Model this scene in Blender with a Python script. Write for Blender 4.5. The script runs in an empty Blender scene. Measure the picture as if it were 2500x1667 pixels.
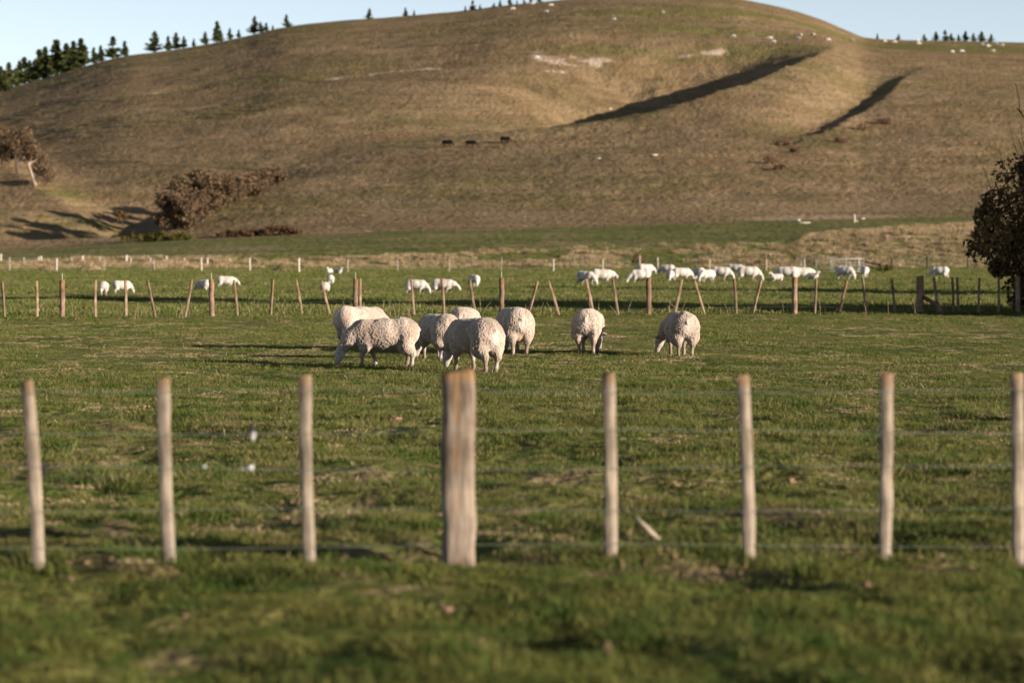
import bpy, math, random
import numpy as np
from mathutils import Vector, Matrix, Euler

# ------------------------------------------------------------------ camera, sky, sun, exposure
scene = bpy.context.scene
COL = scene.collection
FPX, CAM_Z = 5903.0, 1.89                      # focal length in pixels of a 2500 px wide frame, eye height
PITCH = math.atan((833.5 - 598.0) / FPX)
cam_data = bpy.data.cameras.new('camera')
cam_data.lens = 85.0
cam_data.sensor_width = 36.0
cam_data.clip_start = 0.5
cam_data.clip_end = 6000.0
cam_data.dof.use_dof = True
cam_data.dof.focus_distance = 39.5
cam_data.dof.aperture_fstop = 1.75
cam = bpy.data.objects.new('camera', cam_data)
COL.objects.link(cam)
cam.location = (0, 0, CAM_Z)
cam.rotation_euler = (math.pi / 2 - PITCH, 0, 0)
scene.camera = cam

SUN_EL = math.radians(11.5)
SUN_BACK = math.radians(27.0)                  # sun stands to the right, this far behind the camera's side
SUN_DIR = Vector((math.cos(SUN_EL) * math.cos(SUN_BACK), -math.cos(SUN_EL) * math.sin(SUN_BACK), math.sin(SUN_EL)))
world = bpy.data.worlds.new('World')
scene.world = world
world.use_nodes = True
wn = world.node_tree
bg = wn.nodes['Background']
sky = wn.nodes.new('ShaderNodeTexSky')
sky.sky_type = 'NISHITA'
sky.sun_disc = False
sky.sun_elevation = SUN_EL
sky.sun_rotation = math.atan2(SUN_DIR.x, SUN_DIR.y)
sky.air_density = 0.6
sky.dust_density = 0.0
sky.ozone_density = 0.5
hs = wn.nodes.new('ShaderNodeHueSaturation')
hs.inputs['Saturation'].default_value = 0.62
wn.links.new(sky.outputs[0], hs.inputs['Color'])
wn.links.new(hs.outputs[0], bg.inputs[0])
bg.inputs[1].default_value = 0.058
sun_data = bpy.data.lights.new('sun', 'SUN')
sun_data.energy = 5.0
sun_data.angle = math.radians(0.5)
sun_data.color = (1.0, 0.85, 0.69)
sun = bpy.data.objects.new('sun', sun_data)
COL.objects.link(sun)
sun.rotation_euler = SUN_DIR.to_track_quat('Z', 'Y').to_euler()
scene.view_settings.view_transform = 'Standard'
scene.view_settings.look = 'None'
scene.view_settings.gamma = 1.0
scene.view_settings.use_curve_mapping = False
scene.view_settings.exposure = 1.52
scene.cycles.use_denoising = True
scene.cycles.max_bounces = 5
scene.cycles.diffuse_bounces = 2
scene.cycles.transparent_max_bounces = 4

# ------------------------------------------------------------------ helpers
RNG = np.random.default_rng(7)
random.seed(7)
S = 2500.0 / 2352.0
CP, SP = math.cos(PITCH), math.sin(PITCH)

def ray(x, y):
    """photo pixel (2500 wide) -> slopes dx/dY and dz/dY of its line of sight"""
    sx, sy = x - 1250.0, 833.5 - y
    dy = CP * FPX + SP * sy
    return sx / dy, (-SP * FPX + CP * sy) / dy

def hash2(ix, iy, seed):
    h = (ix.astype(np.int64) * 374761393 + iy.astype(np.int64) * 668265263 + seed * 974711) & 0x7fffffff
    h = ((h ^ (h >> 13)) * 1274126177) & 0x7fffffff
    return ((h ^ (h >> 16)) & 0xffff) / 65535.0

def vnoise(x, y, seed=0):
    x = np.asarray(x, float); y = np.asarray(y, float)
    ix, iy = np.floor(x), np.floor(y)
    fx, fy = x - ix, y - iy
    fx = fx * fx * (3 - 2 * fx); fy = fy * fy * (3 - 2 * fy)
    a = hash2(ix, iy, seed); b = hash2(ix + 1, iy, seed)
    c = hash2(ix, iy + 1, seed); d = hash2(ix + 1, iy + 1, seed)
    return (a + (b - a) * fx) * (1 - fy) + (c + (d - c) * fx) * fy

def fbm(x, y, seed=0, octv=4):
    v, amp, tot = 0.0, 1.0, 0.0
    for k in range(octv):
        v = v + amp * vnoise(x * 2 ** k + 13.7 * k, y * 2 ** k - 7.1 * k, seed + k)
        tot += amp; amp *= 0.5
    return v / tot

def hash3(ix, iy, iz, seed):
    h = (ix.astype(np.int64) * 374761393 + iy.astype(np.int64) * 668265263 + iz.astype(np.int64) * 2147483647 // 3 + seed * 974711) & 0x7fffffff
    h = ((h ^ (h >> 13)) * 1274126177) & 0x7fffffff
    return ((h ^ (h >> 16)) & 0xffff) / 65535.0

def worley3(P, seed=0):
    B = np.floor(P); best = np.full(len(P), 9.0)
    for i in (-1, 0, 1):
        for j in (-1, 0, 1):
            for k in (-1, 0, 1):
                C = B + (i, j, k)
                F = np.stack([C[:, 0] + hash3(C[:, 0], C[:, 1], C[:, 2], seed),
                              C[:, 1] + hash3(C[:, 0], C[:, 1], C[:, 2], seed + 1),
                              C[:, 2] + hash3(C[:, 0], C[:, 1], C[:, 2], seed + 2)], 1)
                best = np.minimum(best, ((F - P) ** 2).sum(1))
    return np.sqrt(best)

def vnoise3(P, seed=0):
    B = np.floor(P); F = P - B; F = F * F * (3 - 2 * F); out = 0.0
    for i in (0, 1):
        for j in (0, 1):
            for k in (0, 1):
                w = (F[:, 0] if i else 1 - F[:, 0]) * (F[:, 1] if j else 1 - F[:, 1]) * (F[:, 2] if k else 1 - F[:, 2])
                out = out + w * hash3(B[:, 0] + i, B[:, 1] + j, B[:, 2] + k, seed)
    return out

def smooth(a, b, x):
    t = np.clip((np.asarray(x, float) - a) / (b - a), 0, 1)
    return t * t * (3 - 2 * t)

def mesh_np(name, V, F, mats=(), shade=False, colors=None):
    """V (n,3), F (m,3) or (m,4) arrays -> mesh"""
    V = np.asarray(V, np.float32); F = np.asarray(F, np.int32)
    me = bpy.data.meshes.new(name)
    k = F.shape[1]
    me.vertices.add(len(V)); me.vertices.foreach_set('co', V.ravel())
    me.loops.add(F.size); me.loops.foreach_set('vertex_index', F.ravel())
    me.polygons.add(len(F)); me.polygons.foreach_set('loop_start', np.arange(0, F.size, k, dtype=np.int32))
    if shade:
        me.polygons.foreach_set('use_smooth', np.ones(len(F), bool))
    me.update(calc_edges=True)
    if colors is not None:
        at = me.color_attributes.new('Col', 'FLOAT_COLOR', 'POINT')
        C = np.ones((len(V), 4), np.float32); C[:, :3] = colors
        at.data.foreach_set('color', C.ravel())
    for m in (mats if isinstance(mats, (list, tuple)) else [mats]):
        me.materials.append(m)
    return me

def obj(name, me, parent=None, loc=(0, 0, 0), rot=(0, 0, 0), scale=1.0):
    o = bpy.data.objects.new(name, me)
    COL.objects.link(o)
    o.location = loc; o.rotation_euler = rot
    o.scale = (scale, scale, scale) if np.isscalar(scale) else scale
    if parent is not None:
        o.parent = parent
    return o

def tag(o, label, cat, group=None):
    o['label'] = label; o['category'] = cat
    if group: o['group'] = group
    return o

def kind(o, k, label=None):
    o['kind'] = k
    if label: o['label'] = label
    return o

ORD = ['first', 'second', 'third', 'fourth', 'fifth', 'sixth', 'seventh', 'eighth', 'ninth', 'tenth', 'eleventh', 'twelfth',
       'thirteenth', 'fourteenth', 'fifteenth', 'sixteenth', 'seventeenth', 'eighteenth', 'nineteenth', 'twentieth',
       'twenty-first', 'twenty-second', 'twenty-third', 'twenty-fourth', 'twenty-fifth']

# ------------------------------------------------------------------ materials
def new_mat(name):
    m = bpy.data.materials.new(name); m.use_nodes = True
    nt = m.node_tree
    b = nt.nodes['Principled BSDF']
    b.inputs['Specular IOR Level'].default_value = 0.15
    b.inputs['Roughness'].default_value = 0.9
    return m, nt, b

def N(nt, typ, **kw):
    n = nt.nodes.new(typ)
    for k, v in kw.items():
        if k in n.inputs: n.inputs[k].default_value = v
        else: setattr(n, k, v)
    return n

def mixc(nt, fac, a, b, mode='MIX'):
    n = nt.nodes.new('ShaderNodeMix'); n.data_type = 'RGBA'; n.blend_type = mode
    for i, v in ((0, fac), (6, a), (7, b)):
        if hasattr(v, 'is_output'): nt.links.new(v, n.inputs[i])
        elif i == 0: n.inputs[0].default_value = v
        else: n.inputs[i].default_value = (*v, 1)
    return n.outputs[2]

def noise_fac(nt, scale, lo=0.35, hi=0.65, detail=4.0, coord='Object', vec_scale=None):
    tc = N(nt, 'ShaderNodeTexCoord')
    src = tc.outputs[coord]
    if vec_scale:
        mp = N(nt, 'ShaderNodeMapping'); mp.inputs['Scale'].default_value = vec_scale
        nt.links.new(src, mp.inputs[0]); src = mp.outputs[0]
    n = N(nt, 'ShaderNodeTexNoise'); n.inputs['Scale'].default_value = scale; n.inputs['Detail'].default_value = detail
    nt.links.new(src, n.inputs['Vector'])
    r = N(nt, 'ShaderNodeMapRange'); r.inputs[1].default_value = lo; r.inputs[2].default_value = hi
    nt.links.new(n.outputs[0], r.inputs[0])
    return r.outputs[0]

def bump(nt, b, fac, strength, dist):
    n = N(nt, 'ShaderNodeBump'); n.inputs['Strength'].default_value = strength; n.inputs['Distance'].default_value = dist
    nt.links.new(fac, n.inputs['Height']); nt.links.new(n.outputs[0], b.inputs['Normal'])

def mat_attr(name, scale, lo, hi, bstr, bdist, rough=0.95, spec=0.05, det=6.0):
    """colour from the painted-on attribute, broken up by fine noise"""
    m, nt, b = new_mat(name)
    a = N(nt, 'ShaderNodeVertexColor', layer_name='Col')
    f = noise_fac(nt, scale, 0.3, 0.7, det)
    g = N(nt, 'ShaderNodeMapRange'); g.inputs[3].default_value = lo; g.inputs[4].default_value = hi
    nt.links.new(f, g.inputs[0])
    c = mixc(nt, 1.0, a.outputs[0], (1, 1, 1), 'MULTIPLY')
    mul = nt.nodes.new('ShaderNodeVectorMath'); mul.operation = 'SCALE'
    nt.links.new(c, mul.inputs[0]); nt.links.new(g.outputs[0], mul.inputs['Scale'])
    nt.links.new(mul.outputs[0], b.inputs['Base Color'])
    b.inputs['Roughness'].default_value = rough; b.inputs['Specular IOR Level'].default_value = spec
    bump(nt, b, f, bstr, bdist)
    return m

M = {}
ALB = 0.73                                     # all base colours below are given for a slightly brighter photo paper
M['hill'] = mat_attr('hill_grass', 1.3, 0.82 * ALB, 1.2 * ALB, 0.7, 0.25)
M['ground'] = mat_attr('pasture_soil', 9.0, 0.5 * ALB, 1.4 * ALB, 0.9, 0.05)

def mat_leaf(name, cols, trans=0.25, world_scale=0.5, rnd=True):
    """leaf or blade: per-instance random colour and large patches, some light passing through"""
    cols = [tuple(v * ALB for v in c) for c in cols]
    m, nt, b = new_mat(name)
    oi = N(nt, 'ShaderNodeObjectInfo'); ge = N(nt, 'ShaderNodeNewGeometry')
    n = N(nt, 'ShaderNodeTexNoise'); n.inputs['Scale'].default_value = world_scale; n.inputs['Detail'].default_value = 3
    nt.links.new(ge.outputs['Position'], n.inputs['Vector'])
    r = N(nt, 'ShaderNodeMapRange'); r.inputs[1].default_value = 0.40; r.inputs[2].default_value = 0.60
    nt.links.new(n.outputs[0], r.inputs[0])
    c1 = mixc(nt, r.outputs[0], cols[0], cols[1])
    src = oi.outputs['Random'] if rnd else ge.outputs['Random Per Island']
    r2 = N(nt, 'ShaderNodeMapRange'); r2.inputs[1].default_value = 0.55; r2.inputs[2].default_value = 1.0
    nt.links.new(src, r2.inputs[0])
    c2 = mixc(nt, r2.outputs[0], c1, cols[2])
    nt.links.new(c2, b.inputs['Base Color'])
    b.inputs['Roughness'].default_value = 0.75
    b.inputs['Specular IOR Level'].default_value = 0.12
    tr = N(nt, 'ShaderNodeBsdfTranslucent'); nt.links.new(c2, tr.inputs[0])
    mx = N(nt, 'ShaderNodeMixShader'); mx.inputs[0].default_value = trans
    nt.links.new(b.outputs[0], mx.inputs[1]); nt.links.new(tr.outputs[0], mx.inputs[2])
    nt.links.new(mx.outputs[0], nt.nodes['Material Output'].inputs[0])
    return m

M['grass'] = mat_leaf('grass_blade', [(0.072, 0.118, 0.020), (0.145, 0.152, 0.038), (0.26, 0.215, 0.10)], 0.3, 1.6)
M['verge'] = mat_leaf('verge_grass_blade', [(0.055, 0.098, 0.017), (0.125, 0.135, 0.032), (0.19, 0.17, 0.055)], 0.3, 2.2)
M['dry'] = mat_leaf('dry_grass', [(0.34, 0.25, 0.145), (0.44, 0.335, 0.205), (0.27, 0.21, 0.10)], 0.2, 0.3)
M['dryhill'] = mat_leaf('dry_hill_grass', [(0.24, 0.165, 0.085), (0.31, 0.22, 0.125), (0.20, 0.15, 0.07)], 0.2, 0.3)
M['stalk'] = mat_leaf('dry_stalk', [(0.42, 0.33, 0.21), (0.32, 0.24, 0.14), (0.5, 0.4, 0.27)], 0.1, 3.0, False)
M['pine'] = mat_leaf('pine_needle', [(0.045, 0.062, 0.020), (0.068, 0.088, 0.026), (0.085, 0.085, 0.030)], 0.1, 0.4, False)
M['scrub'] = mat_leaf('winter_scrub_leaf', [(0.072, 0.047, 0.025), (0.135, 0.09, 0.05), (0.23, 0.16, 0.105)], 0.15, 0.9, False)
M['pinkscrub'] = mat_leaf('reddish_scrub_leaf', [(0.20, 0.115, 0.075), (0.26, 0.155, 0.105), (0.14, 0.09, 0.05)], 0.15, 0.9, False)
M['gorse'] = mat_leaf('gorse_leaf', [(0.085, 0.08, 0.014), (0.12, 0.105, 0.018), (0.06, 0.06, 0.014)], 0.15, 0.9, False)
M['brownscrub'] = mat_leaf('brown_scrub_leaf', [(0.075, 0.042, 0.02), (0.11, 0.062, 0.03), (0.15, 0.095, 0.05)], 0.1, 0.9, False)
M['darkleaf'] = mat_leaf('dark_shrub_leaf', [(0.07, 0.05, 0.02), (0.14, 0.088, 0.038), (0.27, 0.155, 0.078)], 0.12, 1.2, False)
M['twig'] = mat_leaf('dead_twig', [(0.20, 0.115, 0.07), (0.28, 0.17, 0.11), (0.32, 0.20, 0.13)], 0.0, 1.2, False)

def mat_plain(name, c1, c2, scale=8.0, rough=0.9, bstr=0.4, bd=0.02, metal=0.0, vs=None):
    c1, c2 = tuple(v * ALB for v in c1), tuple(v * ALB for v in c2)
    m, nt, b = new_mat(name)
    f = noise_fac(nt, scale, 0.3, 0.7, 5.0, 'Object', vs)
    nt.links.new(mixc(nt, f, c1, c2), b.inputs['Base Color'])
    b.inputs['Roughness'].default_value = rough; b.inputs['Metallic'].default_value = metal
    bump(nt, b, f, bstr, bd)
    return m

def mat_wood(name, c1, c2, lichen, amount, zlo=0.86):
    """weathered wood, grain along the post, orange lichen on the head and in a streak"""
    c1, c2, lichen = tuple(v * ALB for v in c1), tuple(v * ALB for v in c2), tuple(v * ALB for v in lichen)
    m, nt, b = new_mat(name)
    f = noise_fac(nt, 14.0, 0.3, 0.72, 6.0, 'Object', (3.0, 3.0, 0.25))
    f2 = noise_fac(nt, 3.2, 0.38, 0.62, 4.0, 'Object')
    c = mixc(nt, f, c1, c2)
    c = mixc(nt, f2, c, tuple(v * 0.60 for v in c1))
    tc = N(nt, 'ShaderNodeTexCoord'); sp = N(nt, 'ShaderNodeSeparateXYZ')
    nt.links.new(tc.outputs['Generated'], sp.inputs[0])
    r = N(nt, 'ShaderNodeMapRange'); r.inputs[1].default_value = zlo; r.inputs[2].default_value = 1.0
    nt.links.new(sp.outputs[2], r.inputs[0])
    f3 = noise_fac(nt, 9.0, 0.25, 0.6, 4.0, 'Object', (1, 1, 0.5))
    mu = N(nt, 'ShaderNodeMath', operation='MULTIPLY'); nt.links.new(r.outputs[0], mu.inputs[0]); nt.links.new(f3, mu.inputs[1])
    mu2 = N(nt, 'ShaderNodeMath', operation='MULTIPLY', use_clamp=True); nt.links.new(mu.outputs[0], mu2.inputs[0]); mu2.inputs[1].default_value = amount
    c = mixc(nt, mu2.outputs[0], c, lichen)
    oi = N(nt, 'ShaderNodeObjectInfo'); rr_ = N(nt, 'ShaderNodeMapRange'); rr_.inputs[3].default_value = 0.78; rr_.inputs[4].default_value = 1.18
    nt.links.new(oi.outputs['Random'], rr_.inputs[0])
    sc_ = nt.nodes.new('ShaderNodeVectorMath'); sc_.operation = 'SCALE'
    nt.links.new(c, sc_.inputs[0]); nt.links.new(rr_.outputs[0], sc_.inputs['Scale']); c = sc_.outputs[0]
    nt.links.new(c, b.inputs['Base Color'])
    bump(nt, b, f, 0.6, 0.01)
    return m, nt, b, c, f3, sp

LICHEN = (0.25, 0.145, 0.06)
M['wood_near'], _nt, _b, _c, _f3, _sp = mat_wood('weathered_post', (0.235, 0.18, 0.135), (0.40, 0.335, 0.27), LICHEN, 1.4, 0.93)
# the big near post has a lichen streak down the middle of its face
_m = N(_nt, 'ShaderNodeMath', operation='SUBTRACT'); _nt.links.new(_sp.outputs[0], _m.inputs[0]); _m.inputs[1].default_value = 0.46
_a = N(_nt, 'ShaderNodeMath', operation='ABSOLUTE'); _nt.links.new(_m.outputs[0], _a.inputs[0])
_r = N(_nt, 'ShaderNodeMapRange'); _r.inputs[1].default_value = 0.15; _r.inputs[2].default_value = 0.02
_nt.links.new(_a.outputs[0], _r.inputs[0])
_f4 = noise_fac(_nt, 5.0, 0.42, 0.75, 5.0)
_q = N(_nt, 'ShaderNodeMath', operation='MULTIPLY'); _nt.links.new(_r.outputs[0], _q.inputs[0]); _nt.links.new(_f4, _q.inputs[1])
_nt.links.new(mixc(_nt, _q.outputs[0], _c, tuple(v * ALB for v in LICHEN)), _b.inputs['Base Color'])
M['batten_near'] = mat_wood('weathered_batten', (0.28, 0.225, 0.17), (0.46, 0.39, 0.315), (0.30, 0.175, 0.085), 0.8, 0.91)[0]
M['wood_mid'] = mat_wood('paddock_post_wood', (0.19, 0.115, 0.075), (0.34, 0.25, 0.19), (0.24, 0.125, 0.05), 1.3, 0.75)[0]
M['batten_mid'] = mat_wood('paddock_batten_wood', (0.22, 0.14, 0.09), (0.42, 0.33, 0.25), (0.25, 0.15, 0.075), 0.9, 0.65)[0]
M['wood_far'] = mat_plain('grey_post_wood', (0.24, 0.19, 0.15), (0.36, 0.30, 0.25), 6.0)
M['wood_pale'] = mat_plain('pale_post_wood', (0.42, 0.36, 0.31), (0.56, 0.50, 0.44), 6.0)
M['wood_dark'] = mat_plain('dark_post_wood', (0.05, 0.038, 0.028), (0.10, 0.08, 0.062), 6.0)
M['wire'] = mat_plain('galvanised_wire', (0.20, 0.22, 0.20), (0.30, 0.33, 0.30), 6.0, 0.6, 0.0, 0.01, 0.2)
M['rod'] = mat_plain('green_rod', (0.35, 0.48, 0.36), (0.42, 0.55, 0.42), 6.0, 0.6)
M['steel'] = mat_plain('galvanised_pipe', (0.26, 0.27, 0.265), (0.36, 0.375, 0.36), 6.0, 0.6, 0.0, 0.01, 0.2)
M['bark'] = mat_plain('dark_bark', (0.06, 0.045, 0.032), (0.12, 0.09, 0.065), 10.0)
M['bark_pale'] = mat_plain('pale_bark', (0.30, 0.235, 0.18), (0.42, 0.345, 0.28), 8.0)
M['stone'] = mat_plain('pale_stone', (0.42, 0.37, 0.31), (0.58, 0.53, 0.47), 5.0)
M['clod'] = mat_plain('dry_earth', (0.12, 0.078, 0.048), (0.21, 0.14, 0.092), 14.0, 0.95, 0.8, 0.02)
M['redclod'] = mat_plain('reddish_earth', (0.18, 0.10, 0.066), (0.26, 0.155, 0.11), 14.0, 0.95, 0.8, 0.02)
M['woolbit'] = mat_plain('caught_wool', (0.36, 0.37, 0.35), (0.5, 0.5, 0.48), 30.0)
M['darkbit'] = mat_plain('black_plastic', (0.02, 0.02, 0.022), (0.04, 0.04, 0.045), 30.0)

def mat_wool(name, tile, lo, hi):
    m, nt, b = new_mat(name)
    a = N(nt, 'ShaderNodeVertexColor', layer_name='Col')
    tc = N(nt, 'ShaderNodeTexCoord')
    v = N(nt, 'ShaderNodeTexVoronoi'); v.inputs['Scale'].default_value = tile
    nt.links.new(tc.outputs['Object'], v.inputs['Vector'])
    f = noise_fac(nt, tile * 0.9, 0.3, 0.7, 4.0)
    g = N(nt, 'ShaderNodeMapRange'); g.inputs[3].default_value = lo; g.inputs[4].default_value = hi
    nt.links.new(f, g.inputs[0])
    mul = nt.nodes.new('ShaderNodeVectorMath'); mul.operation = 'SCALE'
    nt.links.new(a.outputs[0], mul.inputs[0]); nt.links.new(g.outputs[0], mul.inputs['Scale'])
    nt.links.new(mul.outputs[0], b.inputs['Base Color'])
    b.inputs['Roughness'].default_value = 1.0
    b.inputs['Specular IOR Level'].default_value = 0.02
    b.inputs['Sheen Weight'].default_value = 0.15
    b.inputs['Sheen Roughness'].default_value = 0.6
    bump(nt, b, v.outputs['Distance'], 0.35, -0.008)
    return m
M['wool'] = mat_wool('fleece', 55.0, 0.80 * ALB, 1.12 * ALB)
M['hide'] = mat_plain('black_hide', (0.006, 0.005, 0.005), (0.010, 0.009, 0.008), 6.0, 1.0)
M['hide'].node_tree.nodes['Principled BSDF'].inputs['Specular IOR Level'].default_value = 0.0
M['hoof'] = mat_plain('dark_hoof', (0.04, 0.032, 0.026), (0.09, 0.07, 0.055), 20.0, 0.7)
M['eye'] = mat_plain('dark_eye', (0.012, 0.010, 0.008), (0.02, 0.016, 0.012), 20.0, 0.25, 0.0)
M['ear'] = mat_plain('ear_skin', (0.50, 0.40, 0.34), (0.60, 0.50, 0.43), 20.0, 0.9)

# ------------------------------------------------------------------ terrain
XK = np.array([-1800, -600, 0, 300, 450, 700, 1000, 1400, 1700, 2000, 2352, 4200]) * S
R_BANK = np.array([596, 595, 593, 588, 585, 580, 571, 562, 553, 537, 529, 540]) * S
R_BASE = np.array([590, 582, 576, 558, 550, 541, 529, 521, 510, 503, 498, 505]) * S
SKX = np.array([-1800, -600, 0, 100, 200, 300, 360, 460, 560, 660, 780, 880, 960, 1060, 1150, 1250, 1330, 1420, 1550, 1680,
                1730, 1800, 1880, 1940, 1985, 2030, 2100, 2200, 2352, 3000, 4200]) * S
SKR = np.array([420, 320, 208, 182, 152, 128, 121, 106, 86, 63, 49, 42, 35, 26, 15, 5, -3, -10, -13, -4,
                5, 20, 45, 70, 87, 91, 93, 95, 99, 120, 200]) * S
Y_B0, Y_BT, Y_HB, Y_C = 185.0, 212.0, 262.0, 640.0
row_e = lambda r: (-SP * FPX + CP * (833.5 - r)) / (CP * FPX + SP * (833.5 - r))

def sm_interp(x, xk, yk):
    # piecewise cubic through the knots, no overshoot
    xk = np.asarray(xk, float); yk = np.asarray(yk, float)
    dl = np.diff(yk) / np.diff(xk)
    m = np.zeros_like(yk)
    m[1:-1] = np.where(dl[:-1] * dl[1:] > 0, 2 * dl[:-1] * dl[1:] / np.where(np.abs(dl[:-1] + dl[1:]) < 1e-12, 1, dl[:-1] + dl[1:]), 0)
    m[0] = dl[0]; m[-1] = dl[-1]
    x = np.clip(x, xk[0], xk[-1]); i = np.clip(np.searchsorted(xk, x) - 1, 0, len(xk) - 2)
    h = xk[i + 1] - xk[i]; t = (x - xk[i]) / h
    return ((1 + 2 * t) * (1 - t) ** 2 * yk[i] + t * (1 - t) ** 2 * h * m[i] + t * t * (3 - 2 * t) * yk[i + 1] + t * t * (t - 1) * h * m[i + 1])

def base_e(u, Y):
    xs = u * FPX + 1250.0
    eb, ec = row_e(sm_interp(xs, XK, R_BASE)), row_e(sm_interp(xs, SKX, SKR))
    t = (Y - Y_HB) / (Y_C - Y_HB)
    g = np.where(t < 1, 1 - (1 - np.clip(t, 0, 1)) ** 1.5, 1 - 0.9 * (np.clip(t, 1, None) - 1) ** 2 - 0.25 * (np.clip(t, 1, None) - 1))
    return eb, ec, eb + (ec - eb) * g

def base_H(X, Y):
    u = X / np.maximum(Y, 60.0)
    xs = u * FPX + 1250.0
    eb, ec, eh = base_e(u, Y)
    zt = CAM_Z + row_e(sm_interp(xs, XK, R_BANK)) * Y_BT
    zb = CAM_Z + eb * Y_HB
    z = zt * smooth(Y_B0, Y_BT, Y)
    z = np.where(Y > Y_BT, zt + (zb - zt) * np.clip((Y - Y_BT) / (Y_HB - Y_BT), 0, 1), z)
    z = np.where(Y > Y_HB, CAM_Z + eh * Y, z)
    return z

def main_pt(x, r):
    """photo pixel on the uncarved hill -> plan position"""
    x *= S; r *= S
    u, e = ray(x, r)
    eb, ec, _ = base_e(np.array(u), np.array(300.0))
    fr = np.clip((e - eb) / (ec - eb), 0.001, 0.999)
    Y = Y_HB + (1 - (1 - fr) ** (2 / 3)) * (Y_C - Y_HB)
    return float(u * Y), float(Y)

def carve(X, Y, pts, depths, w, side, gentle=False):
    """trough beside a spur's crest line: side +1 = left of the direction of travel"""
    P = np.array([main_pt(*p) for p in pts]); D = np.array(depths, float)
    bd = np.full(X.shape, 1e9); sd = np.zeros(X.shape); dep = np.zeros(X.shape)
    for a, b, da, db in zip(P[:-1], P[1:], D[:-1], D[1:]):
        ab = b - a; L = np.hypot(*ab)
        t = np.clip(((X - a[0]) * ab[0] + (Y - a[1]) * ab[1]) / L ** 2, 0, 1)
        qx, qy = X - a[0] - ab[0] * t, Y - a[1] - ab[1] * t
        d = np.hypot(qx, qy)
        c = (ab[0] * qy - ab[1] * qx) / L * side
        hit_ = d < bd
        bd = np.where(hit_, d, bd); sd = np.where(hit_, np.where(c > 0, d, -d), sd); dep = np.where(hit_, da + (db - da) * t, dep)
    s = np.clip(sd, 0, None) / w
    f = s * np.exp((1 - s * s) / 2) if gentle else s * np.exp(1 - s) * smooth(0, 0.25, s)
    return -dep * f

# the right-hand spur: crest line (photo px), its distance from the camera, trough depth behind it
SPUR = [(1330, 312, 371, 0.0), (1400, 290, 378, 0.4), (1500, 258, 386, 2.4), (1600, 228, 396, 6.2), (1700, 196, 411, 11.0), (1790, 160, 434, 13.5), (1850, 136, 460, 12.0), (1920, 112, 530, 2.0), (1990, 100, 600, 0.0)]
def crest_pts(rows):
    out = []
    for x, r, Y, d in rows:
        u, e = ray(x * S, r * S); X = u * Y
        out.append((X, Y, CAM_Z + e * Y - float(base_H(np.array([X]), np.array([float(Y)]))[0]), d))
    return np.array(out)
SPUR_P = crest_pts(SPUR)
LEFT_P = crest_pts([(-400, 120, 470, 0.6), (-120, 285, 405, 0.8), (0, 368, 372, 0.9), (50, 405, 352, 1.0), (90, 430, 338, 1.0), (115, 441, 331, 1.0), (170, 470, 314, 0.9), (230, 500, 297, 0.7), (285, 530, 281, 0.3), (312, 548, 272, 0.0)])
def spur(X, Y, P, wl, wr, wt, rag=0.0, win=(32, 70)):
    """raised crest line with a trough on the left of its direction of travel"""
    Q = []
    for a, b in zip(P[:-1], P[1:]):
        ab = b[:2] - a[:2]; L = np.hypot(*ab)
        t = np.clip(((X - a[0]) * ab[0] + (Y - a[1]) * ab[1]) / L ** 2, 0, 1)
        qx, qy = X - a[0] - ab[0] * t, Y - a[1] - ab[1] * t
        d = np.hypot(qx, qy); c = (ab[0] * qy - ab[1] * qx) / L
        Q.append((d, c, a[2] + (b[2] - a[2]) * t, a[3] + (b[3] - a[3]) * t))
    bd = np.min([q[0] for q in Q], axis=0)
    W = [np.exp(-((q[0] - bd) / (2.0 + 0.35 * bd)) ** 2) for q in Q]; tot = sum(W)
    sd = sum(w * np.clip(q[1], -q[0], q[0]) for w, q in zip(W, Q)) / tot
    ad = sum(w * q[2] for w, q in zip(W, Q)) / tot; dp = sum(w * q[3] for w, q in zip(W, Q)) / tot
    l = np.clip(sd, 0, None); r = np.clip(-sd, 0, None)
    s = l / wt
    if rag: dp = dp * (1 + rag * (fbm(X / 11, Y / 11, 111, 3) - 0.5) * smooth(2, 9, l))
    return (ad * np.exp(-(l / wl) ** 2 - (r / wr) ** 2) - dp * s * np.exp((1 - s * s) / 2)) * (1 - smooth(win[0], win[1], bd))

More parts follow.
